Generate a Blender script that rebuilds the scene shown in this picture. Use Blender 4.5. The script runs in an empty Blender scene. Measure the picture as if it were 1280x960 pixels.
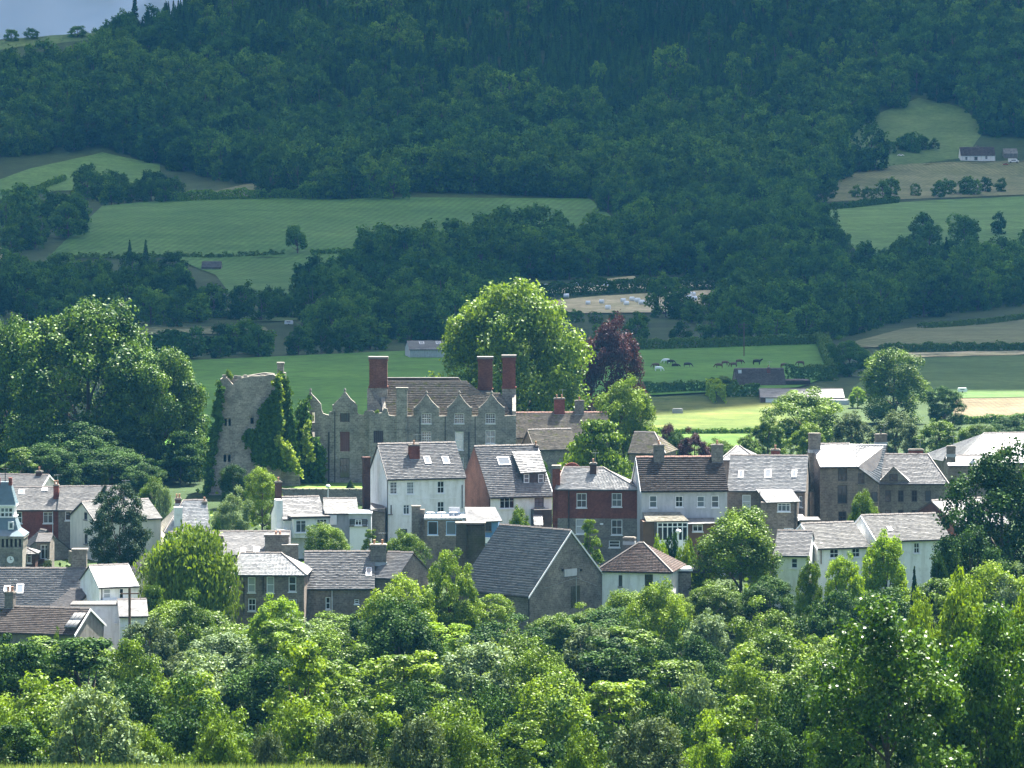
import bpy, math, random
import numpy as np
from mathutils import Vector, Matrix
from mathutils.geometry import tessellate_polygon
rad = math.radians
random.seed(7)
RNG = np.random.default_rng(7)
SC = bpy.context.scene
COL = SC.collection
# ------------------------------------------------------------------ camera, sky, sun, exposure
F, CAMZ, HOR = 5120.0, 50.0, 190.0          # focal length in photo pixels, eye height, horizon row
cam = bpy.data.cameras.new('camera'); camo = bpy.data.objects.new('camera', cam); COL.objects.link(camo)
camo.location = (0, 0, CAMZ); camo.rotation_euler = (rad(90), 0, 0)
cam.sensor_width = 36.0; cam.lens = 36.0 * F / 1280.0; cam.shift_y = -(480 - HOR) / 1280.0
cam.clip_start = 1.0; cam.clip_end = 30000
SC.camera = camo
SUN_AZ, SUN_EL = 27.0, 59.0                 # degrees: azimuth to the right of the viewing direction
w = bpy.data.worlds.new('World'); SC.world = w; w.use_nodes = True
nt = w.node_tree; nt.nodes.clear()
sky = nt.nodes.new('ShaderNodeTexSky'); sky.sky_type = 'NISHITA'; sky.sun_disc = False
sky.sun_elevation = rad(SUN_EL); sky.sun_rotation = rad(SUN_AZ); sky.dust_density = 4.0; sky.ozone_density = 0.2; sky.air_density = 1.0
bg = nt.nodes.new('ShaderNodeBackground'); bg.inputs[1].default_value = 0.057
wo = nt.nodes.new('ShaderNodeOutputWorld'); nt.links.new(sky.outputs[0], bg.inputs[0]); nt.links.new(bg.outputs[0], wo.inputs[0])
sl = bpy.data.lights.new('sun', 'SUN'); sl.energy = 5.0; sl.angle = rad(0.53); sl.color = (1.0, 0.96, 0.89)
so = bpy.data.objects.new('sun', sl); COL.objects.link(so)
ce = math.cos(rad(SUN_EL))
SUN = Vector((math.sin(rad(SUN_AZ)) * ce, math.cos(rad(SUN_AZ)) * ce, math.sin(rad(SUN_EL))))
so.rotation_euler = SUN.to_track_quat('Z', 'Y').to_euler(); so.location = (0, 0, 300)
SC.view_settings.view_transform = 'Standard'; SC.view_settings.look = 'None'
SC.view_settings.exposure = 2.5; SC.view_settings.gamma = 1
SC.render.engine = 'CYCLES'
cy = SC.cycles; cy.max_bounces = 5; cy.diffuse_bounces = 3; cy.glossy_bounces = 2; cy.transmission_bounces = 3
cy.volume_bounces = 0; cy.transparent_max_bounces = 6; cy.use_denoising = True; cy.caustics_reflective = False; cy.caustics_refractive = False
try: cy.denoising_input_passes = 'RGB_ALBEDO_NORMAL'; cy.denoising_prefilter = 'ACCURATE'
except Exception: pass

# ------------------------------------------------------------------ pixel <-> world, the lie of the land
def PX(u, y): return (u - 640.0) * y / F
def PZ(v, y): return CAMZ - (v - HOR) * y / F
D_ = np.array([-400, 0, 100, 228, 237, 262, 290, 400, 432, 446, 480, 500, 540, 565, 600, 640, 700, 850, 1000, 1400, 1600, 1750, 2000, 2200, 2400, 2600, 2800, 3000, 3200, 3500, 4200, 7000.])
Z_ = np.array([52, 48.3, 34.0, 15.55, 14.25, 3, -5, -6, -1.8, -.4, 0, .3, 1.0, 2.0, 2.4, 1.0, 0, 0, 0, 0, 2, 6.3, 16.8, 26.4, 43, 75, 115.6, 161, 206, 250, 230, 150.])
def _vr(u): return np.interp(u, [-600, 0, 115, 135, 160, 190, 230, 300, 400, 2000], [70, 51, 40, 46, 45, 30, 8, -40, -90, -90])
_df = np.linspace(2300, 3500, 400); _vf = HOR + F * (CAMZ - np.interp(_df, D_, Z_)) / _df
def ground(x, y):
    x = np.asarray(x, float); y = np.asarray(y, float)
    z = np.interp(y, D_, Z_)
    far = np.clip((y - 1000) / 900, 0, 1); mid = np.clip((y - 640) / 200, 0, 1)
    z = z + far * (5 * np.sin(x / 170 + y / 260) + 3 * np.sin(x / 73 - y / 120 + 1.3)) + mid * .6 * np.sin(x / 60 + y / 45)
    z = z - .1 * ((y > 200) & (y < 262)) - 2.2 * np.clip((x + 9) / 15, 0, 1) * ((y > 150) & (y < 262)) * np.clip((y - 190) / 30, 0, 1)
    u = 640 + F * x / np.maximum(y, 50)
    dr = np.interp(_vr(u), _vf[::-1], _df[::-1])
    over = np.maximum(y - dr, 0)
    zr = np.interp(dr, D_, Z_)
    return np.where((over > 0) & (y > 2300), np.minimum(z, zr + 2 - .13 * over), z)
def gz(x, y): return float(ground(x, y))
_dd = np.concatenate([np.arange(440, 1000, 1.0), np.arange(1000, 3600, 3.0)])
def hit(u, v):
    """the ground point seen at photo pixel (u, v)"""
    x = (u - 640) * _dd / F
    vg = HOR + F * (CAMZ - ground(x, _dd)) / _dd
    k = np.nonzero(vg <= v)[0]
    k = k[0] if len(k) else len(_dd) - 1
    return float(x[k]), float(_dd[k])

# ------------------------------------------------------------------ linking and tagging
def tag(o, label=None, cat=None, group=None, kind=None):
    if label: o['label'] = label
    if cat: o['category'] = cat
    if group: o['group'] = group
    if kind: o['kind'] = kind
    return o
def empty(name, loc, rz=0.0, label=None, cat=None, group=None):
    o = bpy.data.objects.new(name, None); COL.objects.link(o); o.location = loc; o.rotation_euler = (0, 0, rz)
    o.empty_display_size = .5
    return tag(o, label, cat, group)
def link(name, me, parent=None, m=None):
    o = bpy.data.objects.new(name, me); COL.objects.link(o)
    if m and not me.materials: me.materials.append(m)
    if parent: o.parent = parent
    return o
def np_mesh(name, V, Fc, mats=(), midx=None, smooth=False, tint=None):
    """V (n,3), Fc (m,k) all faces with k corners"""
    me = bpy.data.meshes.new(name); V = np.asarray(V, np.float32); Fc = np.asarray(Fc, np.int32); n, k = Fc.shape
    me.vertices.add(len(V)); me.vertices.foreach_set('co', V.ravel())
    me.loops.add(n * k); me.loops.foreach_set('vertex_index', Fc.ravel())
    me.polygons.add(n); me.polygons.foreach_set('loop_start', np.arange(0, n * k, k, dtype=np.int32))
    me.polygons.foreach_set('loop_total', np.full(n, k, np.int32))
    if midx is not None: me.polygons.foreach_set('material_index', np.asarray(midx, np.int32))
    for m in mats: me.materials.append(m)
    me.update(calc_edges=True)
    if smooth: me.polygons.foreach_set('use_smooth', np.ones(n, bool))
    if tint is not None:
        a = me.attributes.new('tint', 'FLOAT', 'FACE'); a.data.foreach_set('value', np.asarray(tint, np.float32))
    return me

# ------------------------------------------------------------------ materials
def new_mat(name):
    m = bpy.data.materials.new(name); m.use_nodes = True; t = m.node_tree
    b = t.nodes['Principled BSDF']; return m, t, b
def ramp2(t, fac, c1, c2, p0=.35, p1=.65):
    r = t.nodes.new('ShaderNodeValToRGB'); r.color_ramp.elements[0].position = p0; r.color_ramp.elements[1].position = p1
    r.color_ramp.elements[0].color = (*c1, 1); r.color_ramp.elements[1].color = (*c2, 1); t.links.new(fac, r.inputs[0]); return r.outputs[0]
def noise(t, scale, detail=4, coord='Object', rough=.6, stretch=None):
    tc = t.nodes.new('ShaderNodeTexCoord'); n = t.nodes.new('ShaderNodeTexNoise'); n.inputs['Scale'].default_value = scale
    n.inputs['Detail'].default_value = detail; n.inputs['Roughness'].default_value = rough
    src = tc.outputs[coord] if coord != 'World' else None
    if coord == 'World':
        src = t.nodes.new('ShaderNodeNewGeometry').outputs['Position']
    if stretch:
        mp = t.nodes.new('ShaderNodeMapping'); mp.inputs['Scale'].default_value = stretch; t.links.new(src, mp.inputs[0]); src = mp.outputs[0]
    t.links.new(src, n.inputs['Vector']); return n.outputs[0]
def mixc(t, a, b, fac, mode='MIX'):
    m = t.nodes.new('ShaderNodeMix'); m.data_type = 'RGBA'; m.blend_type = mode
    for s, v in ((0, fac), (6, a), (7, b)):
        if isinstance(v, (int, float)): m.inputs[s].default_value = v
        elif isinstance(v, tuple): m.inputs[s].default_value = (*v, 1)
        else: t.links.new(v, m.inputs[s])
    return m.outputs[2]
def bump(t, b, h, strength=.4, dist=.05):
    n = t.nodes.new('ShaderNodeBump'); n.inputs['Strength'].default_value = strength; n.inputs['Distance'].default_value = dist
    t.links.new(h, n.inputs['Height']); t.links.new(n.outputs[0], b.inputs['Normal'])
def plain(name, c, rough=.7, metal=0, var=.12, scale=1.5):
    m, t, b = new_mat(name)
    c2 = tuple(x * (1 - var) for x in c); c1 = tuple(min(1, x * (1 + var)) for x in c)
    t.links.new(ramp2(t, noise(t, scale), c2, c1), b.inputs['Base Color']); b.inputs['Roughness'].default_value = rough; b.inputs['Metallic'].default_value = metal
    return m
def render_wall(name, c, dirt, amt=.55):
    """painted render: streaks of grime and patches"""
    m, t, b = new_mat(name)
    s = noise(t, .5, 5, stretch=(3, 3, .45)); p = noise(t, 1.6, 5)
    f1 = ramp2(t, s, (0, 0, 0), (1, 1, 1), .45, .72)
    col = mixc(t, c, dirt, f1)
    f2 = ramp2(t, p, (0, 0, 0), (amt, amt, amt), .5, .75)
    col = mixc(t, col, tuple(x * .8 for x in dirt), f2)
    t.links.new(col, b.inputs['Base Color']); b.inputs['Roughness'].default_value = .85; b.inputs['Specular IOR Level'].default_value = .15
    bump(t, b, noise(t, 12, 3), .15, .02); return m
def stone_wall(name, c1, c2, mortar, sx=.38, sy=.2, moss=None):
    m, t, b = new_mat(name)
    tc = t.nodes.new('ShaderNodeTexCoord'); sep = t.nodes.new('ShaderNodeSeparateXYZ'); t.links.new(tc.outputs['Object'], sep.inputs[0])
    add = t.nodes.new('ShaderNodeMath'); add.operation = 'ADD'; t.links.new(sep.outputs[0], add.inputs[0]); t.links.new(sep.outputs[1], add.inputs[1])
    cmb = t.nodes.new('ShaderNodeCombineXYZ'); t.links.new(add.outputs[0], cmb.inputs[0]); t.links.new(sep.outputs[2], cmb.inputs[1])
    # wobble the courses
    nz = t.nodes.new('ShaderNodeTexNoise'); nz.inputs['Scale'].default_value = 1.2; t.links.new(cmb.outputs[0], nz.inputs['Vector'])
    wob = mixc(t, cmb.outputs[0], nz.outputs[1], .08 if sx > .3 else .01, 'ADD')
    br = t.nodes.new('ShaderNodeTexBrick'); t.links.new(wob, br.inputs['Vector'])
    br.inputs['Scale'].default_value = 1.0; br.inputs['Brick Width'].default_value = sx; br.inputs['Row Height'].default_value = sy
    br.inputs['Mortar Size'].default_value = sy * .09; br.inputs['Bias'].default_value = 0
    br.inputs['Color1'].default_value = (*c1, 1); br.inputs['Color2'].default_value = (*c2, 1); br.inputs['Mortar'].default_value = (*mortar, 1)
    p = noise(t, .55, 6); f = ramp2(t, p, (.55, .55, .57), (1.28, 1.25, 1.18), .3, .72)
    col = mixc(t, br.outputs[0], f, .9, 'MULTIPLY')
    p3 = noise(t, 4.5, 4); col = mixc(t, col, ramp2(t, p3, (.6, .6, .6), (1.35, 1.33, 1.3), .3, .7), .75, 'MULTIPLY')
    if moss:
        f3 = ramp2(t, noise(t, .35, 6), (0, 0, 0), (.8, .8, .8), .5, .66); col = mixc(t, col, moss, f3)
    t.links.new(col, b.inputs['Base Color']); b.inputs['Roughness'].default_value = .9; b.inputs['Specular IOR Level'].default_value = .12
    bump(t, b, br.outputs[1], -.5, .03); return m
def slate(name, c, lichen, rough=.42, amt=.5, spec=.5, moss=None):
    """roof slates: every slate its own tone (face attribute), lichen patches"""
    m, t, b = new_mat(name)
    at = t.nodes.new('ShaderNodeAttribute'); at.attribute_name = 'tint'
    col = ramp2(t, at.outputs['Fac'], tuple(x * .62 for x in c), tuple(x * 1.4 for x in c), 0, 1)
    f = ramp2(t, noise(t, .5, 7), (0, 0, 0), (amt, amt, amt), .42, .68); col = mixc(t, col, lichen, f)
    f = ramp2(t, noise(t, 3.2, 5), (.62, .62, .62), (1.3, 1.3, 1.3), .35, .68); col = mixc(t, col, f, .8, 'MULTIPLY')
    if moss:
        f = ramp2(t, noise(t, 1.1, 5), (0, 0, 0), (.9, .9, .9), .55, .66); col = mixc(t, col, moss, f)
    t.links.new(col, b.inputs['Base Color'])
    r = ramp2(t, noise(t, 1.5, 4), (rough - .07,) * 3, (rough + .16,) * 3, .3, .7); t.links.new(r, b.inputs['Roughness'])
    b.inputs['Specular IOR Level'].default_value = spec
    bump(t, b, noise(t, 22, 3), .25, .01); return m
def leaf(name, c, c2, transl=.3, rough=.5, var=.22, spec=.3, patch=0):
    """leaves: shade differs from tree to tree and from leaf to leaf; some light passes through"""
    m, t, b = new_mat(name)
    at = t.nodes.new('ShaderNodeAttribute'); at.attribute_name = 'tint'
    col = ramp2(t, at.outputs['Fac'], c, c2, 0, 1)
    oi = t.nodes.new('ShaderNodeObjectInfo')
    v = ramp2(t, oi.outputs['Random'], (1 - var, 1 - var * .85, 1 - var * .7), (1 + var * .8, 1 + var * .55, 1 + var * .1), 0, 1)
    col = mixc(t, col, v, 1.0, 'MULTIPLY')
    if patch:
        col = mixc(t, col, ramp2(t, noise(t, .006, 5, 'World', .65), (.62, .72, .85), (1.6, 1.35, 1.0), .36, .64), patch, 'MULTIPLY')
    t.links.new(col, b.inputs['Base Color']); b.inputs['Roughness'].default_value = rough; b.inputs['Specular IOR Level'].default_value = spec * .45
    tr = t.nodes.new('ShaderNodeBsdfTranslucent')
    t.links.new(mixc(t, col, (1.25, 1.15, .35), 1.0, 'MULTIPLY'), tr.inputs[0])
    mx = t.nodes.new('ShaderNodeMixShader'); mx.inputs[0].default_value = transl
    out = [n for n in t.nodes if n.type == 'OUTPUT_MATERIAL'][0]
    t.links.new(b.outputs[0], mx.inputs[1]); t.links.new(tr.outputs[0], mx.inputs[2]); t.links.new(mx.outputs[0], out.inputs[0]); return m
def field_mat(name, c1, c2, scale=.02, stripe=None, fine=.25):
    m, t, b = new_mat(name)
    col = ramp2(t, noise(t, scale, 6, 'World'), c1, c2, .35, .65)
    f = ramp2(t, noise(t, fine, 6, 'World', .8), (.55, .6, .55), (1.4, 1.35, 1.3), .32, .68); col = mixc(t, col, f, .85, 'MULTIPLY')
    f = ramp2(t, noise(t, .035, 5, 'World', .7), (.75, .8, .72), (1.2, 1.14, 1.2), .38, .62); col = mixc(t, col, f, .8, 'MULTIPLY')
    if stripe:
        tc = t.nodes.new('ShaderNodeNewGeometry'); mp = t.nodes.new('ShaderNodeMapping'); mp.inputs['Rotation'].default_value = (0, 0, rad(stripe[0]))
        t.links.new(tc.outputs['Position'], mp.inputs[0])
        wv = t.nodes.new('ShaderNodeTexWave'); wv.inputs['Scale'].default_value = stripe[1]; wv.inputs['Distortion'].default_value = 1.5; t.links.new(mp.outputs[0], wv.inputs['Vector'])
        col = mixc(t, col, ramp2(t, wv.outputs[1], (.8, .8, .8), (1.15, 1.15, 1.15), .3, .7), stripe[2], 'MULTIPLY')
    t.links.new(col, b.inputs['Base Color']); b.inputs['Roughness'].default_value = .95; b.inputs['Specular IOR Level'].default_value = .15
    bump(t, b, noise(t, .9, 5, 'World', .8), .6, .3); return m

M = {}
M['white'] = render_wall('white_render', (.82, .82, .80), (.62, .61, .57), .5)
M['offwhite'] = render_wall('cream_render', (.66, .62, .54), (.5, .48, .42), .4)
M['greyrender'] = render_wall('grey_render', (.50, .505, .52), (.36, .37, .38), .6)
M['darkrender'] = render_wall('weathered_render', (.21, .2, .18), (.13, .125, .11), .8)
M['brick'] = stone_wall('red_brick', (.27, .07, .05), (.19, .05, .038), (.2, .13, .11), .225, .075)
M['brickold'] = stone_wall('old_red_brick', (.22, .066, .045), (.15, .046, .034), (.18, .11, .09), .225, .075)
M['brickdark'] = stone_wall('dark_brick', (.10, .05, .04), (.075, .04, .035), (.1, .08, .07), .225, .075)
M['brickbright'] = stone_wall('castle_chimney_brick', (.20, .078, .05), (.13, .052, .038), (.15, .10, .085), .225, .075)
M['stone'] = stone_wall('grey_rubble_stone', (.235, .215, .185), (.155, .145, .13), (.26, .245, .22))
M['castle'] = stone_wall('castle_stone', (.30, .28, .245), (.185, .172, .152), (.33, .32, .29), .5, .24, moss=None)
M['tower'] = stone_wall('tower_stone', (.31, .29, .25), (.19, .18, .158), (.30, .285, .25), .45, .22)
M['brownstone'] = stone_wall('brown_stone', (.26, .215, .18), (.17, .145, .125), (.26, .235, .21), .4, .2)
M['darkstone'] = stone_wall('dark_mossy_stone', (.10, .095, .07), (.07, .068, .05), (.12, .12, .1), .4, .2, moss=(.05, .06, .02))
M['clockstone'] = stone_wall('pale_tower_stone', (.33, .31, .27), (.25, .24, .21), (.33, .31, .28), .5, .25)
M['slate'] = slate('grey_slate', (.108, .106, .102), (.198, .19, .172), .46, .55, .75)
M['slatelight'] = slate('pale_slate', (.12, .115, .105), (.23, .215, .185), .43, .7, .8)
M['slatebright'] = slate('painted_glare_bright_slate', (.19, .188, .18), (.33, .32, .29), .36, .8, 1.0)  # base colour raised to imitate sun glare on the slopes
M['slatewhite'] = slate('painted_glare_white_slate', (.34, .335, .32), (.5, .49, .46), .36, .8, 1.0)  # white of the sun's glare put into the slate colour
M['slatematte'] = slate('matte_grey_slate', (.15, .145, .135), (.24, .23, .20), .62, .6, .3)
M['slatedark'] = slate('dark_slate', (.05, .047, .045), (.10, .09, .08), .5, .5, .6)
M['slateblue'] = slate('blue_grey_slate', (.092, .094, .084), (.165, .162, .135), .42, .5, .7)
M['tilebrown'] = slate('brown_roof_tile', (.06, .047, .04), (.12, .10, .08), .75, .45, .3)
M['tilered'] = slate('brown_red_clay_tile', (.078, .052, .043), (.12, .098, .083), .75, .45, .3)
M['stonetile'] = slate('stone_roof_tile', (.12, .10, .075), (.21, .185, .14), .75, .7, .3, moss=(.10, .105, .025))
M['mossroof'] = slate('mossy_roof', (.22, .2, .15), (.42, .4, .34), .8, .5, .2, moss=(.07, .06, .02))
M['ridge'] = plain('ridge_tile', (.14, .12, .105)); M['ridgered'] = plain('red_ridge_tile', (.27, .13, .09))
M['frame'] = plain('white_window_frame', (.78, .79, .80), .45, 0, .03); M['framedark'] = plain('dark_window_frame', (.045, .04, .036), .6)
M['frameblue'] = plain('pale_blue_frame', (.45, .60, .75), .5)
M['wood'] = plain('brown_timber', (.13, .07, .04), .7); M['board'] = plain('red_brown_boarding', (.11, .042, .04), .8); M['boarddark'] = plain('dark_boarding', (.05, .036, .042), .8)
M['pipe'] = plain('black_pipe', (.025, .025, .028), .4); M['pipewhite'] = plain('white_pipe', (.7, .7, .7), .4)
M['lead'] = plain('lead_sheet', (.35, .37, .39), .4); M['leadblue'] = plain('blue_lead', (.12, .17, .19), .35)
M['whitepaint'] = plain('white_paint', (.8, .8, .79), .5, 0, .04); M['bluepaint'] = plain('blue_paint', (.10, .22, .38), .6)
M['pot'] = plain('clay_pot', (.42, .22, .13), .8); M['metal'] = plain('galvanised_metal', (.4, .42, .43), .4, .5)
M['bark'] = plain('bark', (.085, .065, .045), .95, 0, .35, 4); M['purpleflower'] = plain('purple_flowers', (.12, .08, .35), .8)
M['concrete'] = plain('concrete', (.35, .34, .32), .9); M['red'] = plain('red_paint', (.35, .03, .025), .5)
M['wrap'] = plain('white_bale_wrap', (.80, .82, .82), .4, 0, .05); M['black'] = plain('black_hide', (.012, .011, .012), .7); M['brownhide'] = plain('brown_hide', (.085, .04, .025), .7)
def glass(name, a, b_):
    m, t, b = new_mat(name); oi = t.nodes.new('ShaderNodeObjectInfo')
    col = ramp2(t, oi.outputs['Random'], a, b_, .45, .95); t.links.new(col, b.inputs['Base Color']); b.inputs['Roughness'].default_value = .12; return m
M['glass'] = glass('window_glass', (.02, .024, .028), (.14, .17, .19)); M['glassbright'] = glass('curtained_window_glass', (.32, .36, .38), (.5, .52, .52))
M['skyglass'] = glass('rooflight_glass', (.10, .12, .14), (.2, .23, .26))

# leaf palettes
L = {}
L['mid'] = leaf('mid_green_leaves', (.028, .068, .006), (.165, .27, .018), .24)
L['bright'] = leaf('bright_green_leaves', (.05, .11, .008), (.235, .35, .024), .3)
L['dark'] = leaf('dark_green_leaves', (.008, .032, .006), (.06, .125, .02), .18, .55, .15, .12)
L['yellow'] = leaf('yellow_green_leaves', (.10, .20, .012), (.25, .375, .03), .4, .6, .15)
L['pale'] = leaf('pale_grey_green_leaves', (.065, .12, .045), (.23, .32, .15), .24, .6, .12)
L['olive'] = leaf('dull_olive_leaves', (.035, .065, .022), (.12, .17, .075), .2, .7, .12)
L['willow'] = leaf('willow_leaves', (.055, .11, .012), (.18, .265, .03), .32, .6, .1)
L['conifer'] = leaf('conifer_needles', (0.018, 0.048, 0.017), (0.045, 0.087, 0.030), .1, .7, .25)
L['copper'] = leaf('copper_leaves', (.035, .012, .02), (.075, .03, .04), .25, .5, .2)
L['lime'] = leaf('lime_tree_leaves', (.035, .085, .008), (.19, .29, .022), .28, .5, .08)
L['syc'] = leaf('sycamore_leaves', (.018, .062, .005), (.14, .235, .015), .2, .5, .08)
L['poplar'] = leaf('glossy_poplar_leaves', (.018, .06, .006), (.115, .215, .016), .26, .36, .1, .35)
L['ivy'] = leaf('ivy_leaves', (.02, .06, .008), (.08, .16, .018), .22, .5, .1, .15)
L['ivysun'] = leaf('painted_sunlit_ivy_leaves', (0.120, 0.203, 0.015), (0.240, 0.319, 0.030), .35, .5, .1)  # lit copy of the ivy: sunlight is painted into the leaf colour
L['far'] = leaf('far_woodland_leaves', (.022, .085, .016), (.095, .205, .036), .25, .8, .6, .1, .9)
L['farcon'] = leaf('far_conifer_needles', (.014, .06, .02), (.048, .125, .034), .12, .9, .45, .1, .9)
L['hedge'] = leaf('hedge_leaves', (0.045, 0.102, 0.015), (0.090, 0.167, 0.025), .25, .7, .2)
L['flower'] = leaf('white_blossom', (.4, .42, .3), (.65, .66, .52), .3, .7, .1)
L['grass'] = leaf('long_grass', (.10, .175, .05), (.24, .31, .13), .35, .7, .05)
# ------------------------------------------------------------------ the land
def in_poly(px, py, poly):
    n = len(poly); c = np.zeros(np.shape(px), bool); j = n - 1
    for i in range(n):
        xi, yi = poly[i]; xj, yj = poly[j]
        t = ((yi > py) != (yj > py)) & (px < (xj - xi) * (py - yi) / ((yj - yi) or 1e-9) + xi)
        c ^= t; j = i
    return c
def land():
    ys = np.unique(np.concatenate([np.linspace(-400, 220, 12), np.arange(224, 300, 2.5), np.arange(300, 1000, 8), np.arange(1000, 3600, 14), np.linspace(3600, 7000, 30)]))
    a = np.sinh(np.linspace(-2.6, 2.6, 181)) / np.sinh(2.6) * .7
    Y, A = np.meshgrid(ys, a, indexing='ij'); X = A * (np.maximum(Y, 0) + 420)
    V = np.stack([X, Y, ground(X, Y)], -1).reshape(-1, 3)
    r, c = len(ys), len(a); i = np.arange((r - 1) * (c - 1)); i = (i // (c - 1)) * c + i % (c - 1)
    Fc = np.stack([i, i + 1, i + c + 1, i + c], 1)
    m = field_mat('rough_grass_ground', (.020, .040, .011), (.045, .072, .02), .01)
    o = link('ground', np_mesh('ground', V, Fc, [m], smooth=True)); tag(o, kind='structure')
land()
F_ = {}
F_['pasture'] = field_mat('grazed_pasture', (.05, .125, .024), (.075, .155, .034), .012, (8, .09, .5))
F_['meadow'] = field_mat('pale_meadow', (.075, .155, .035), (.11, .195, .05), .01, (25, .1, .5))
F_['rough'] = field_mat('rough_hill_meadow', (.055, .105, .028), (.088, .14, .042), .015)
F_['brown'] = field_mat('brownish_hay_meadow', (.12, .135, .06), (.17, .175, .085), .012, (-12, .11, .5))
F_['floor'] = field_mat('dark_forest_floor', (.010, .022, .008), (.02, .036, .012), .02)
F_['green'] = field_mat('cattle_pasture', (.058, .15, .018), (.08, .185, .024), .015)
F_['mown'] = field_mat('mown_sunny_meadow', (.045, .085, .012), (.10, .115, .026), .035, (70, .12, .5))
F_['lawn'] = field_mat('lawn', (.05, .10, .014), (.07, .125, .02), .05)
F_['stubble'] = field_mat('hay_stubble', (.42, .36, .21), (.50, .43, .27), .03, (20, .35, .5))
F_['sand'] = field_mat('bleached_stubble', (.10, .080, .048), (.135, .108, .066), .04, (0, .3, .4))
def field(name, poly, mat, lift=.35, nrows=26, ncols=26):
    """a field: its outline is where its hedges stand on the ground; draped on the land as its own sheet"""
    us = [p[0] for p in poly]; vs = [p[1] for p in poly]
    rows = np.linspace(min(vs) + .02, max(vs) - .02, nrows); V = []; ok = []
    for v in rows:
        xs = []
        for i in range(len(poly)):
            (u0, v0), (u1, v1) = poly[i - 1], poly[i]
            if (v0 <= v < v1) or (v1 <= v < v0): xs.append(u0 + (u1 - u0) * (v - v0) / (v1 - v0))
        if len(xs) < 2: ok.append(False); V += [(0, 0, 0)] * ncols; continue
        ok.append(True); a, b = min(xs), max(xs)
        for k in range(ncols):
            x, y = hit(a + (b - a) * k / (ncols - 1), v); V.append((x, y, gz(x, y) + lift))
    Fc = [(r * ncols + k, (r + 1) * ncols + k, (r + 1) * ncols + k + 1, r * ncols + k + 1) for r in range(nrows - 1) if ok[r] and ok[r + 1] for k in range(ncols - 1)]
    o = link(name, np_mesh(name, V, Fc, [F_[mat]], smooth=True)); tag(o, kind='structure'); return o
FIELDS = {
 'big': ('pasture_field', [(60, 323), (98, 286), (128, 258), (225, 250), (430, 246), (735, 248), (800, 300), (640, 323)], 'pasture'),
 'floor': ('forest_floor', [(240, 150), (240, -70), (1040, -70), (1040, 150)], 'floor'),
 'top': ('hill_meadow', [(-80, 66), (-80, 62), (0, 51.5), (118, 41), (150, 47), (118, 50), (0, 63)], 'rough'),
 'lower': ('pasture_field', [(215, 323.4), (440, 323.4), (475, 342), (440, 372), (290, 372), (270, 345)], 'pasture'),
 'strip': ('hay_meadow', [(226, 248.5), (312, 230), (332, 231), (332, 247)], 'brown'),
 'left': ('hill_meadow', [(-60, 246), (40, 211), (128, 192), (200, 206), (200, 238), (130, 232), (80, 238), (-60, 262)], 'meadow'),
 'upper': ('hill_meadow', [(1036, 214), (1058, 170), (1100, 142), (1148, 124), (1204, 136), (1232, 162), (1205, 200), (1060, 214)], 'rough'),
 'farm': ('hay_meadow', [(1005, 254), (1062, 218), (1130, 206), (1340, 200), (1340, 242), (1130, 250)], 'brown'),
 'right': ('hill_meadow', [(1000, 268), (1140, 252), (1340, 244), (1340, 312), (1080, 325), (1040, 282)], 'meadow'),
 'r7': ('hay_meadow', [(1040, 436), (1130, 412), (1340, 388), (1340, 431), (1150, 436)], 'brown'),
 'r8': ('hay_meadow', [(1120, 443), (1340, 440), (1340, 444), (1120, 449)], 'stubble'),
 'r9': ('pasture_field', [(1120, 449.6), (1340, 444.6), (1340, 498), (1180, 500), (1060, 490)], 'rough'),
 'sand': ('stubble_field', [(1195, 500.5), (1340, 498.5), (1340, 522), (1190, 526)], 'sand'),
 'cows': ('pasture_field', [(760, 441), (1030, 431), (1046, 468), (1000, 486), (740, 500)], 'green'),
 'sun': ('mown_meadow', [(730, 503), (850, 497), (945, 496), (1010, 502), (1010, 541), (730, 541)], 'mown'),
 'lawn': ('lawn', [(780, 546), (940, 544), (960, 580), (780, 580)], 'lawn'),
 'bale1': ('hay_field', [(560, 368), (793, 356), (900, 357), (905, 359), (790, 362.5), (640, 371)], 'stubble'),
 'bale2': ('hay_field', [(660, 380), (740, 372), (905, 363), (905, 380), (860, 392), (720, 393)], 'stubble'),
 'bale3': ('hay_field', [(755, 350), (793, 346), (796, 350), (760, 353)], 'stubble'),
 'castle': ('pasture_field', [(150, 456), (560, 438), (700, 438), (738, 500), (728, 560), (150, 560)], 'green'),
 'olive': ('pasture_field', [(170, 411), (330, 410), (340, 418), (170, 420)], 'brown'),
 'small': ('hay_meadow', [(300, 392), (372, 384), (372, 402), (300, 404)], 'rough'),
 'edge': ('hay_field', [(-60, 306), (2, 310), (14, 318), (-10, 332), (-60, 334)], 'stubble'),
}
for k, (n, p, m) in FIELDS.items(): field(n, p, m)
# the near hillside: long grass where the picture is cut off
def grass_strip():
    n = 26000; y = RNG.uniform(221, 238.5, n); x = RNG.uniform(-44, 34, n); z = ground(x, y)
    h = RNG.uniform(.22, .55, n) * (1 + .35 * np.sin(x * 1.7) * np.sin(x * .6 + y)); a = RNG.uniform(0, 6.28, n); wd = .022 + .02 * RNG.random(n)
    lx, ly = RNG.normal(0, .12, n), RNG.normal(0, .12, n)
    V = np.stack([np.stack([x - wd * np.cos(a), y - wd * np.sin(a), z - .02], -1), np.stack([x + wd * np.cos(a), y + wd * np.sin(a), z - .02], -1), np.stack([x + lx, y + ly, z + h], -1)], 1).reshape(-1, 3)
    o = link('grass', np_mesh('grass', V, np.arange(3 * n).reshape(-1, 3), [L['grass']], tint=RNG.random(n))); tag(o, 'long pale green grass along the bottom edge of the view', 'grass', kind='stuff')
grass_strip()
m_mound = field_mat('lawn_grass', (.09, .17, .03), (.12, .2, .04), .1)

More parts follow.
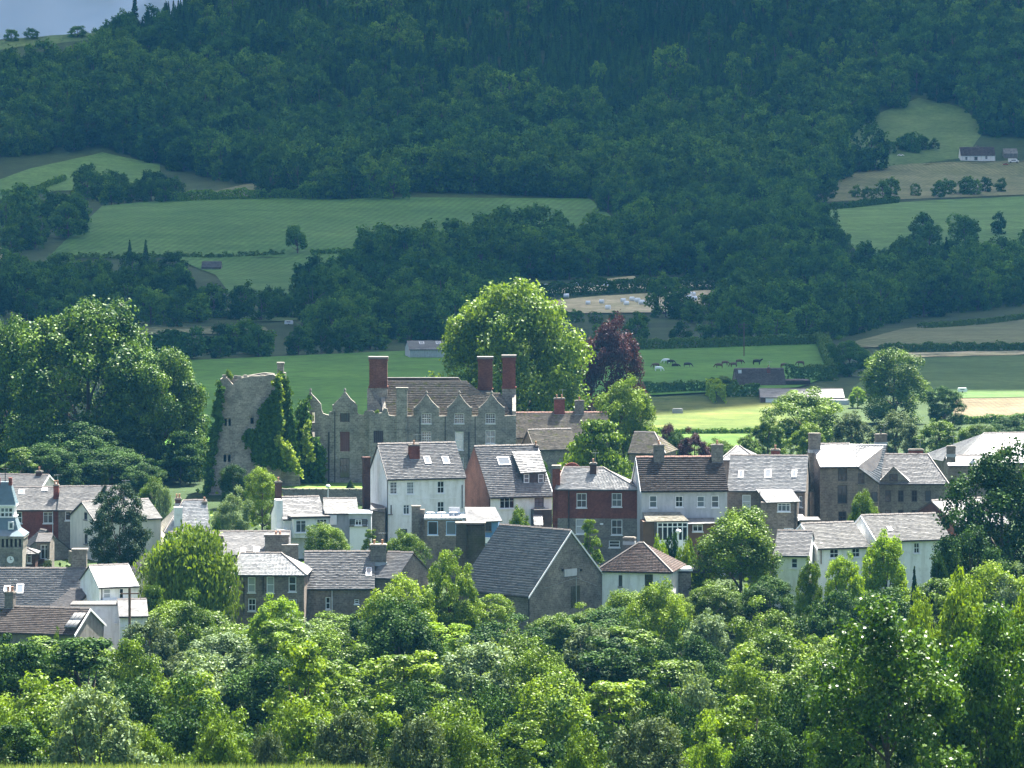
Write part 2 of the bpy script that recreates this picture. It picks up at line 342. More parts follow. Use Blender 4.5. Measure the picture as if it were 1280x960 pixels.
# ------------------------------------------------------------------ leaves, crowns, trees
def quads(C, N, s, aspect=1.0, tint=None, up=None):
    """a diamond leaf at each C facing N"""
    n = len(C); R = RNG.normal(size=(n, 3)) if up is None else np.tile(up, (n, 1)) + RNG.normal(size=(n, 3)) * .18
    N = N / (np.linalg.norm(N, axis=1, keepdims=True) + 1e-9)
    T = R - (R * N).sum(1, keepdims=True) * N; T /= np.linalg.norm(T, axis=1, keepdims=True) + 1e-9; B = np.cross(N, T)
    s = np.asarray(s).reshape(-1, 1)
    V = np.stack([C + T * s * .62 * aspect, C + B * s * .5 + T * s * .08, C - T * s * .62 * aspect, C - B * s * .5 + T * s * .08], 1).reshape(-1, 3)
    return V, np.arange(4 * n).reshape(-1, 4)
def unit(n):
    d = RNG.normal(size=(n, 3)); return d / np.linalg.norm(d, axis=1, keepdims=True)
def crown_pts(n, R, H0, H1, nb=34, kind='round', br=.36):
    """points and normals of foliage gathered in clumps through a crown of radius R between heights H0 and H1"""
    zc, rz = (H0 + H1) / 2, (H1 - H0) / 2
    if kind == 'round':
        d = unit(nb * 3); d = d[d[:, 2] > -.75][:nb]; q = RNG.uniform(.55, 1.0, (len(d), 1)) ** .6; K = unit(6) * 2.2; ph = RNG.uniform(0, 6, 6)
        lob = 1 + .13 * np.sin(d @ K.T * 1.6 + ph).sum(1, keepdims=True) * .55
        B = d * q * np.array([R, R, rz]) * (1 - br * .75) * (lob if R < 10 else 1 + (lob - 1) * .35); B[:, 2] += zc
        r = br * R * RNG.uniform(.6, 1.2, len(d))
    elif kind == 'tall':
        zz = RNG.uniform(H0, H1 * .97, nb); t = (zz - H0) / (H1 - H0); rr = R * (1 - .62 * np.clip(t, 0, 1) ** 1.7) * RNG.uniform(.35, .8, nb); a = RNG.uniform(0, 6.28, nb)
        B = np.stack([rr * np.cos(a), rr * np.sin(a), zz], 1); r = br * R * RNG.uniform(.6, 1.15, nb) * (1.1 - .45 * t)
    elif kind == 'layer':
        lv = RNG.integers(0, 9, nb); t = lv / 8.0; rr = R * np.sqrt(np.clip(1.02 - t, 0, 1)) * RNG.uniform(.3, .9, nb) * np.where(t < .15, .8, 1); a = RNG.uniform(0, 6.28, nb)
        B = np.stack([rr * np.cos(a), rr * np.sin(a), H0 + (H1 - H0) * (t * .93 + .03) - rr * .12], 1); r = br * R * RNG.uniform(.7, 1.1, nb)
    nb = len(B); w_ = r ** 2; k = RNG.choice(nb, n, p=w_ / w_.sum()); d = unit(n)
    sq = np.array([1, 1, .42 if kind == 'layer' else .66]); lump = 1 + .3 * np.sin(d[:, 0:1] * 7 + k[:, None]) * np.sin(d[:, 1:2] * 6 + 2.1 * k[:, None]) * np.sin(d[:, 2:3] * 6)
    rad_ = RNG.uniform(.3, 1.15, (n, 1)) ** .7
    C = B[k] + d * (r[k][:, None] * rad_ * lump) * sq
    N = d + .95 * unit(n) + np.array([0, 0, .35])
    cc = C - np.array([0, 0, zc]); keep = ((d * cc).sum(1) > -.25 * R) | (RNG.random(n) < .3)
    crown_pts.k = k[keep]
    return C[keep], N[keep], B, r
def tube(V, Fc, p0, p1, r0, r1, n=6):
    p0, p1 = Vector(p0), Vector(p1); d = (p1 - p0).normalized(); a = d.orthogonal().normalized(); b = d.cross(a); s = len(V)
    for p, r in ((p0, r0), (p1, r1)):
        for i in range(n): t = i * 2 * math.pi / n; V.append(tuple(p + (a * math.cos(t) + b * math.sin(t)) * r))
    for i in range(n): j = (i + 1) % n; Fc.append((s + i, s + j, s + n + j, s + n + i))
    Fc.append((s + n, s + n + 1, s + n + 2, s + n + 3) if n == 4 else (s + n, s + n + 1, s + n + 2, s + n + 3)); return V, Fc
def trunk_mesh(B, r, H1, tr, bend=.3):
    V, Fc = [], []; rnd = random.Random(int(H1 * 1000)); p = Vector((0, 0, -1)); nseg = 5; top = H1 * .72
    pts = [Vector((rnd.uniform(-bend, bend) * i / nseg, rnd.uniform(-bend, bend) * i / nseg, -1 + (top + 1) * i / nseg)) for i in range(nseg + 1)]
    for i in range(nseg): tube(V, Fc, pts[i], pts[i + 1], tr * (1.25 if i == 0 else 1 - .15 * i), tr * (1 - .15 * (i + 1)))
    idx = np.linspace(0, len(B) - 1, min(12, len(B))).astype(int)
    for j in idx:
        e = Vector(B[j]); k = min(nseg, max(1, int((e.z * .6 + 1) / (top + 1) * nseg))); s = pts[k]; m_ = (s + e) / 2 + Vector((0, 0, .06 * H1 * rnd.uniform(-1, .6)))
        tube(V, Fc, s, m_, tr * .45, tr * .28, 5); tube(V, Fc, m_, e, tr * .28, tr * .08, 5)
    return V, Fc
class Tpl: pass
def make_tpl(name, kind, R, H, n, ls, H0=None, nb=34, br=.36, far=False, aspect=1.0, tr=None):
    t = Tpl(); t.H, t.R = H, R; H0 = H * .16 if H0 is None else H0
    if kind == 'conifer':
        z = H * (.04 + .96 * (1 - RNG.random(n) ** .5) ** .95); tt = z / H; a = RNG.uniform(0, 6.28, n); whorl = .72 + .28 * np.sin(a * 7 + np.floor(z / H * 16) * 2.2) * (.6 + .4 * np.sin(z / H * 100))
        rr = R * (1 - tt) ** .85 * whorl * RNG.uniform(.55, 1.05, n) ** .5; C = np.stack([rr * np.cos(a), rr * np.sin(a), z - rr * .25], 1)
        N = np.stack([np.cos(a) * .5, np.sin(a) * .5, np.full(n, .8)], 1) + .55 * unit(n); B = np.array([[0, 0, H * .8]]); r = np.array([R * .3])
    elif kind == 'willow':
        C0, _, B, r = crown_pts(int(n * .35), R, H0 + (H - H0) * .25, H, nb, 'round', br); m_ = len(C0); per = max(1, (n - m_) // m_ + 1)
        Cs = [C0]; Ns = [unit(m_) + np.array([0, 0, .3])]
        for _ in range(per):
            drop = RNG.random(m_) ** .9 * (H * .34); out = C0[:, :2] / (np.linalg.norm(C0[:, :2], axis=1, keepdims=True) + .1)
            c = C0.copy(); c[:, 2] -= drop; c[:, :2] += out * (drop * .12)[:, None] + RNG.normal(0, R * .018, (m_, 2)); k = c[:, 2] > .25
            Cs.append(c[k]); nn = np.concatenate([out, np.zeros((m_, 1))], 1) + .6 * unit(m_); Ns.append(nn[k])
        C = np.concatenate(Cs); N = np.concatenate(Ns)
    else: C, N, B, r = crown_pts(n, R, H0, H, nb, kind, br)
    if kind != 'conifer':
        q0, q1 = np.percentile(C[:, 2], [.3, 99.8]); rr = np.percentile(np.hypot(C[:, 0], C[:, 1]), 99); kz, kr = (H - H0) / (q1 - q0), R / rr
        C[:, :2] *= kr; C[:, 2] = H0 + (C[:, 2] - q0) * kz; B = B * np.array([kr, kr, 1.0]); B[:, 2] = H0 + (B[:, 2] - q0) * kz
    n = len(C); s = ls * RNG.uniform(.6, 1.35, n); up = np.array([0, 0, 1.]) if kind == 'willow' else None
    V, Fc = quads(C, N, s, 1.5 if kind == 'willow' else aspect, up=up); zz = (C[:, 2] - C[:, 2].min()) / np.ptp(C[:, 2])
    kb = crown_pts.k if kind not in ('conifer', 'willow') else RNG.integers(0, 40, n); tint = np.clip(.44 + RNG.normal(0, .2, int(kb.max()) + 1)[kb] + RNG.normal(0, .22, n), 0, 1)
    TV, TF = trunk_mesh(B, r, H * (.8 if kind == 'conifer' else 1), tr or max(.12, H * .021), .02 * H)
    if far:
        V2 = np.concatenate([V, np.array(TV)]); F2 = np.concatenate([Fc, np.array(TF) + len(V)])
        t.me = np_mesh(name, V2, F2, [L['farcon' if kind == 'conifer' else 'far'], M['bark']], np.concatenate([np.zeros(len(Fc)), np.ones(len(TF))]), tint=np.concatenate([tint, np.ones(len(TF))]))
    else:
        t.crown = np_mesh(name + '_crown', V, Fc, [L['mid']], tint=tint); t.trunk = np_mesh(name + '_trunk', TV, TF, [M['bark']])
    return t
T = {}
for i in range(5): T['r%d' % i] = make_tpl('broadleaf', 'round', 4.6, 12, 44000, .165, H0=.2, nb=(120, 170, 90, 140, 200)[i], br=(.22, .19, .25, .2, .165)[i])
for i in range(3): T['t%d' % i] = make_tpl('upright_tree', 'tall', 3.4, 13, 34000, .165, H0=.4, nb=90, br=.26)
T['feather'] = make_tpl('feathery_tree', 'round', 4.4, 11, 34000, .135, H0=.8, nb=150, br=.17, aspect=1.6)
T['willow'] = make_tpl('weeping_tree', 'willow', 5.2, 9.6, 26000, .22, H0=2.2, nb=30, br=.34)
T['conifer'] = make_tpl('conifer', 'conifer', 2.6, 9, 11000, .24)
T['bush'] = make_tpl('bush', 'round', 1.5, 2.6, 3500, .17, H0=.1, nb=14, br=.45, tr=.06)
T['layer'] = make_tpl('spreading_tree', 'layer', 5.8, 8.5, 17000, .28, H0=.8, nb=60, br=.24)
T['poplar'] = make_tpl('poplar', 'round', 5.2, 14.5, 48000, .20, H0=-2, nb=190, br=.19, tr=.22)
T['big'] = make_tpl('big_sycamore', 'round', 12, 25, 100000, .38, H0=-4, nb=240, br=.19)
T['lime'] = make_tpl('big_lime', 'round', 12.3, 23, 95000, .36, H0=-3, nb=260, br=.17)
NT = [0]
ST = {}
def tree(name, tpl, col, u, vtop, wpx, y, label, cat='tree', group=None, zbase=None, rz=None, sy=1.0):
    """a tree standing on the ground at distance y, its top at photo row vtop, its crown wpx wide"""
    t = T[tpl]; x = PX(u, y); z = gz(x, y) if zbase is None else zbase
    h = max(PZ(vtop, y) - z, 1.2); sx = wpx * y / F / 2 / t.R * .97; sz = h / t.H
    o = empty(name, (x, y, z), 0, label, cat, group)
    rz = RNG.uniform(0, 6.28) if rz is None else rz
    for nm, me, m in (('trunk', t.trunk, None), ('crown', t.crown, L[col])):
        if nm == 'trunk' and tpl == 'bush': nm = 'stem'
        if nm == 'crown' and tpl == 'bush': nm = 'foliage'
        c = link(nm, me, o); c.scale = (sx, sx * sy, sz); c.rotation_euler = (0, 0, rz)
        if m:
            c.material_slots[0].link = 'OBJECT'; c.material_slots[0].material = m
    return o
def hedge(pts, h, w_, label, col='hedge', y=None, ls=.5, dens=3.0, name='hedge', group=None, flat=.12):
    """a hedge along a line on the ground: pts are (u, v) on the land, or (u, y) when y is given"""
    P = []
    for a, b in pts:
        x, yy = (PX(a, b), b) if y else hit(a, b)
        P.append((x, yy))
    Cs, Ns = [], []; lead = Vector((P[0][0], P[0][1], gz(*P[0])))
    for (x0, y0), (x1, y1) in zip(P, P[1:]):
        Ln = math.hypot(x1 - x0, y1 - y0); n = int(Ln * (2 * h + w_) * dens / ls ** 2 * .8) + 12
        t_ = RNG.random(n); side = RNG.random(n); dx, dy = (x1 - x0) / Ln, (y1 - y0) / Ln
        f = RNG.choice(3, n, p=[.4, .2, .4]); q = RNG.uniform(-.5, .5, n) * w_; zz = RNG.random(n) * h
        off = np.where(f == 0, -w_ / 2, np.where(f == 2, q, w_ / 2)); hgt = np.where(f == 2, h, zz)
        s_ = t_ * Ln; hv = 1 + flat * np.sin(s_ / h * 1.3 + x0) + flat * .8 * np.sin(s_ / h * 3.1 + y0)
        x = x0 + dx * s_ - dy * off; yy = y0 + dy * s_ + dx * off; z = ground(x, yy) + hgt * hv
        Cs.append(np.stack([x, yy, z], 1) + RNG.normal(0, ls * .25, (n, 3)) - np.array(lead)); nrm = np.stack([-dy * np.sign(off) * (f != 2), dx * np.sign(off) * (f != 2), (f == 2) * 1.0], 1); Ns.append(nrm + .7 * unit(n))
    C = np.concatenate(Cs); N = np.concatenate(Ns); V, Fc = quads(C, N, ls * RNG.uniform(.6, 1.3, len(C)))
    o = link(name, np_mesh(name, V, Fc, [L[col]], tint=np.clip(RNG.normal(.5, .25, len(C)), 0, 1))); o.location = lead
    return tag(o, label, 'hedge', group)

# far trees: one mesh each, thousands more on the hill as one mass
FT = [make_tpl('far_tree', 'round', 6.0 + i * .4, 12.5 + 1.3 * i, 2600, .72, H0=.3, nb=(26, 40, 60, 34, 80)[i], br=(.34, .28, .24, .3, .2)[i], far=True) for i in range(5)]
FCN = [make_tpl('far_conifer', 'conifer', 3.6, 17 + 2 * i, 800, 1.0, far=True) for i in range(3)]
def far_obj(name, me, x, y, s, sz, label, cat, group):
    o = bpy.data.objects.new(name, me); COL.objects.link(o); o.location = (x, y, gz(x, y) - .3); o.scale = (s, s, sz); o.rotation_euler = (0, 0, RNG.uniform(0, 6.28)); return tag(o, label, cat, group)
def wood(poly, n, hpx, label, group, con=0.0, spread=1.0, name='broadleaf_tree'):
    us = [p[0] for p in poly]; vs = [p[1] for p in poly]; pts = []; tries = 0; gap = spread * math.sqrt((max(us) - min(us)) * max(8, (max(vs) - min(vs))) / n) * .55
    while len(pts) < n and tries < 6000:
        tries += 1; u = RNG.uniform(min(us), max(us)); v = RNG.uniform(min(vs), max(vs))
        if not in_poly(np.array([u]), np.array([v]), poly)[0]: continue
        if any(abs(u - a) + 2.0 * abs(v - b) < gap for a, b in pts): gap *= .999; continue
        pts.append((u, v))
    for u, v in pts:
        x, y = hit(u, v); isc = RNG.random() < con; t = FCN[RNG.integers(3)] if isc else FT[RNG.integers(5)]
        h = hpx * RNG.uniform(.72, 1.2) * y / F; s = h / t.H
        far_obj('conifer_tree' if isc else name, t.me, x, y, s * (RNG.uniform(.9, 1.35) if not isc else 1.0), s, label, 'tree', group)
def scatter(name, poly, n, hm, label, con=0.0, avoid=(), hvar=.3, cfun=None, kind='stuff', cut=None):
    """a wood that reads as one mass: trees set out over the ground by a node group"""
    us = [p[0] for p in poly]; ws = [hit(*p) for p in poly]; xs = [p[0] for p in ws]; ys = [p[1] for p in ws]
    U = RNG.uniform(min(us), max(us), n * 6); Yd = RNG.uniform(min(ys), max(ys), n * 6); X = (U - 640) * Yd / F; Zg = ground(X, Yd); Vv = HOR + F * (CAMZ - Zg) / Yd
    k = in_poly(U, Vv, poly)
    for a in avoid: k &= ~in_poly(U, Vv, FIELDS[a][1] if isinstance(a, str) else a)
    if cut is not None: k &= RNG.random(len(U)) > cut(U, Vv)
    X, Yd, Zg, U, Vv = X[k][:n], Yd[k][:n], Zg[k][:n], U[k][:n], Vv[k][:n]; m_ = len(X)
    me = bpy.data.meshes.new(name); me.vertices.add(m_); me.vertices.foreach_set('co', np.stack([X, Yd, Zg - .4], 1).astype(np.float32).ravel())
    if cfun is None: isc = RNG.random(m_) < con
    else: isc = RNG.random(m_) < cfun(U, Vv)
    idx = np.where(isc, 5 + RNG.integers(0, 3, m_), RNG.integers(0, 5, m_)).astype(np.int32)
    sc = hm / 15.0 * RNG.uniform(1 - hvar, 1 + hvar, m_)
    for nm, ty, dat in (('idx', 'INT', idx), ('sc', 'FLOAT', sc.astype(np.float32)), ('ro', 'FLOAT', RNG.uniform(0, 6.28, m_).astype(np.float32))):
        a = me.attributes.new(nm, ty, 'POINT'); a.data.foreach_set('value', dat)
    o = link(name, me); tag(o, label, 'woodland', kind=kind)
    g = bpy.data.node_groups.new(name, 'GeometryNodeTree'); g.interface.new_socket('Geometry', in_out='INPUT', socket_type='NodeSocketGeometry'); g.interface.new_socket('Geometry', in_out='OUTPUT', socket_type='NodeSocketGeometry')
    N = g.nodes.new; gi, go = N('NodeGroupInput'), N('NodeGroupOutput'); j = N('GeometryNodeJoinGeometry')
    def at(nm, ty):
        a = N('GeometryNodeInputNamedAttribute'); a.data_type = ty; a.inputs['Name'].default_value = nm; return a.outputs['Attribute']
    cx = N('ShaderNodeCombineXYZ'); g.links.new(at('ro', 'FLOAT'), cx.inputs[2]); sx = N('ShaderNodeCombineXYZ'); s_ = at('sc', 'FLOAT'); ix = at('idx', 'INT')
    for q in range(3): g.links.new(s_, sx.inputs[q])
    for i, src in enumerate(SRC):
        oi = N('GeometryNodeObjectInfo'); oi.inputs['Object'].default_value = src
        cp = N('FunctionNodeCompare'); cp.data_type = 'INT'; cp.operation = 'EQUAL'
        ins = [s2 for s2 in cp.inputs if s2.type == 'INT']; g.links.new(ix, ins[0]); ins[1].default_value = i
        ip = N('GeometryNodeInstanceOnPoints'); g.links.new(gi.outputs[0], ip.inputs['Points']); g.links.new(cp.outputs[0], ip.inputs['Selection']); g.links.new(oi.outputs['Geometry'], ip.inputs['Instance'])
        g.links.new(cx.outputs[0], ip.inputs['Rotation']); g.links.new(sx.outputs[0], ip.inputs['Scale']); g.links.new(ip.outputs[0], j.inputs[0])
    g.links.new(j.outputs[0], go.inputs[0])
    md = o.modifiers.new('trees', 'NODES'); md.node_group = g; return o
# ------------------------------------------------------------------ mesh collecting
class MB:
    def __init__(s): s.V, s.F = [], []
    def add(s, vs, fs):
        k = len(s.V); s.V += [tuple(v) for v in vs]; s.F += [tuple(i + k for i in f) for f in fs]
    def box(s, O, A, B, C):
        """box with corner O and edge vectors A, B, C"""
        O, A, B, C = map(Vector, (O, A, B, C)); s.add([O, O + A, O + A + B, O + B, O + C, O + A + C, O + A + B + C, O + B + C],
            [(0, 3, 2, 1), (4, 5, 6, 7), (0, 1, 5, 4), (1, 2, 6, 5), (2, 3, 7, 6), (3, 0, 4, 7)])
    def prism(s, pts, d):
        n = len(pts); P = [Vector(p) for p in pts]; d = Vector(d)
        s.add(P + [p + d for p in P], [tuple(range(n))[::-1], tuple(range(n, 2 * n))] + [(i, (i + 1) % n, n + (i + 1) % n, n + i) for i in range(n)])
    def slab(s, outline, holes, to3, d):
        """a flat wall with real openings: outline and holes in (a, b), to3 maps to world, d is its thickness vector"""
        loops = [outline] + list(holes); d = Vector(d); polys = [[Vector((a, b, 0)) for a, b in l] for l in loops]
        tris = tessellate_polygon(polys); flat = [p for l in loops for p in l]; P = [Vector(to3(a, b)) for a, b in flat]; n = len(P)
        fs = [tuple(t) for t in tris] + [tuple(i + n for i in reversed(t)) for t in tris]; k = 0
        for l in loops:
            m = len(l); fs += [(k + i, k + (i + 1) % m, n + k + (i + 1) % m, n + k + i) for i in range(m)]; k += m
        s.add(P + [p + d for p in P], fs)
    def tube(s, p0, p1, r, n=6):
        V, Fc = [], []; tube(V, Fc, p0, p1, r, r, n); s.add(V, Fc)
    def lathe(s, c, prof, n=12):
        k = len(s.V); c = Vector(c)
        for r, z in prof:
            for i in range(n): a = 2 * math.pi * i / n; s.V.append((c.x + r * math.cos(a), c.y + r * math.sin(a), c.z + z))
        for j in range(len(prof) - 1):
            for i in range(n): q = (i + 1) % n; s.F.append((k + j * n + i, k + j * n + q, k + (j + 1) * n + q, k + (j + 1) * n + i))
        s.F.append(tuple(k + (len(prof) - 1) * n + i for i in range(n)))
    def build(s, name, m, parent=None, inv=None, tint=None):
        me = bpy.data.meshes.new(name); V = s.V
        if inv is not None: V = [inv @ Vector(v) for v in V]
        me.from_pydata(V, [], s.F); me.materials.append(m); me.validate()
        if tint is not None and len(tint) == len(me.polygons):
            a = me.attributes.new('tint', 'FLOAT', 'FACE'); a.data.foreach_set('value', np.asarray(tint, np.float32))
        return link(name, me, parent)
WC = {}
def window_meshes(w_, h, style):
    """frame, glass and sill of a window, centred, facing -y; shared by windows of one size"""
    key = (round(w_ * 10), round(h * 10), style)
    if key in WC: return WC[key]
    f = MB(); t = .085 if style != 'thin' else .05; z0 = -h / 2; x0 = -w_ / 2
    f.box((x0, 0, z0), (t, 0, 0), (0, .09, 0), (0, 0, h)); f.box((-x0 - t, 0, z0), (t, 0, 0), (0, .09, 0), (0, 0, h))
    f.box((x0 + t, 0, z0), (w_ - 2 * t, 0, 0), (0, .09, 0), (0, 0, t)); f.box((x0 + t, 0, -z0 - t), (w_ - 2 * t, 0, 0), (0, .09, 0), (0, 0, t))
    def vb(x, r=.04): f.box((x - r / 2, .012, z0 + t), (r, 0, 0), (0, .05, 0), (0, 0, h - 2 * t))
    def hb(z, r=.04, y=.02): f.box((x0 + t, y, z - r / 2), (w_ - 2 * t, 0, 0), (0, .04, 0), (0, 0, r))
    if style in ('sash', 'sash4', 'dark', 'grid', 'bright'):
        hb(0, .075)
    if style in ('sash4', 'grid', 'dark'): vb(0)
    if style == 'grid': hb(h / 4); hb(-h / 4); vb(w_ / 5, .03); vb(-w_ / 5, .03)
    if style in ('case', 'case3'):
        if style == 'case3': vb(w_ / 6, .06); vb(-w_ / 6, .06)
        else: vb(0, .07)
        hb(h / 5, .035)
    if style == 'mull': [vb(x, .07) for x in (-w_ / 6, w_ / 6)]; hb(h * .12, .08); hb(-h * .2, .03)
    p = MB(); p.box((x0 + t * .5, .055, z0 + t * .5), (w_ - t, 0, 0), (0, .02, 0), (0, 0, h - t))
    s = MB(); s.box((x0 - .08, -.2, z0 - .12), (w_ + .16, 0, 0), (0, .27, 0), (0, 0, .11))
    fm = M['framedark'] if style in ('dark', 'mull') else (M['frameblue'] if style == 'blue' else M['frame']); gm = M['glassbright'] if style == 'bright' else M['glass']
    out = []
    for nm, mb, m in (('window', f, fm), ('pane', p, gm), ('sill', s, M['stone'] if style in ('dark', 'mull') else M['frame'])):
        me = bpy.data.meshes.new(nm); me.from_pydata(mb.V, [], mb.F); me.materials.append(m); out.append(me)
    WC[key] = out; return out
def put_window(root, inv, ob, pos, ang, w_, h, style, sill=True):
    a, b, c = window_meshes(w_, h, style)
    o = link('window', a, root); o.matrix_local = inv @ Matrix.Translation(Vector(pos)) @ Matrix.Rotation(ang, 4, 'Z')
    link('pane', b, o)
    if sill: link('sill', c, o)
    return o
def slates(E0, E1, R0, R1, m, name, root, inv, course=.27, wid=.36, thick=.018, jit=.008, under=.10, ragged=0):
    """a roof slope laid in courses: eave E0-E1, ridge R0-R1; each slate overlaps the one below and sits a little unevenly"""
    E0, E1, R0, R1 = map(Vector, (E0, E1, R0, R1)); up = ((R0 + R1) - (E0 + E1)) / 2; L_ = up.length; a = (E1 - E0); nrm = a.cross(up).normalized()
    if nrm.z < 0: nrm = -nrm
    u = up.normalized(); nc = max(2, round(L_ / course)); V, Fc, tint = [], [], []; rnd = random.Random(int(abs(E0.x * 13 + E0.y * 7) * 10))
    for c in range(nc):
        t0, t1 = c / nc, min(1.0, (c + 1.12) / nc); A0, A1 = E0.lerp(R0, t0), E1.lerp(R1, t0); B0, B1 = E0.lerp(R0, t1), E1.lerp(R1, t1)
        W_ = max((A1 - A0).length, (B1 - B0).length, .01); n = max(1, round(W_ / wid)); off = (.5 if c % 2 else 0)
        cuts = [0.0] + [min(1, max(0, (k + off) / n + rnd.uniform(-.12, .12) / n)) for k in range(0 if off else 1, n)] + [1.0]
        rowt = rnd.gauss(0, .03)
        for k in range(len(cuts) - 1):
            s0, s1 = cuts[k], cuts[k + 1]
            if s1 - s0 < .02 / n: continue
            lift = thick + rnd.uniform(0, jit); d = rnd.uniform(-.03, .015); g = .002
            p = [A0.lerp(A1, s0) + nrm * (lift + rnd.uniform(0, jit)) + u * d, A0.lerp(A1, s1) + nrm * (lift + rnd.uniform(0, jit)) + u * d, B0.lerp(B1, s1) + nrm * g, B0.lerp(B1, s0) + nrm * g]
            q = [A0.lerp(A1, s0) - nrm * .01 + u * d, A0.lerp(A1, s1) - nrm * .01 + u * d]; i = len(V)
            V += p + q; Fc += [(i, i + 1, i + 2, i + 3), (i + 4, i + 5, i + 1, i)]; tt = min(1, max(0, .5 + rowt + rnd.gauss(0, .24))); tint += [tt, tt]
    V = [inv @ v for v in V]
    o = link(name, np_mesh(name, [tuple(v) for v in V], Fc, [M[m]], tint=tint), root); o['kind'] = 'stuff'
    ub = MB(); d = -nrm * under; g = -nrm * .012; ub.prism([E0 + g, E1 + g, R1 + g, R0 + g] if (R1 - R0).length > .05 else [E0 + g, E1 + g, R0 + g], d); return o, ub

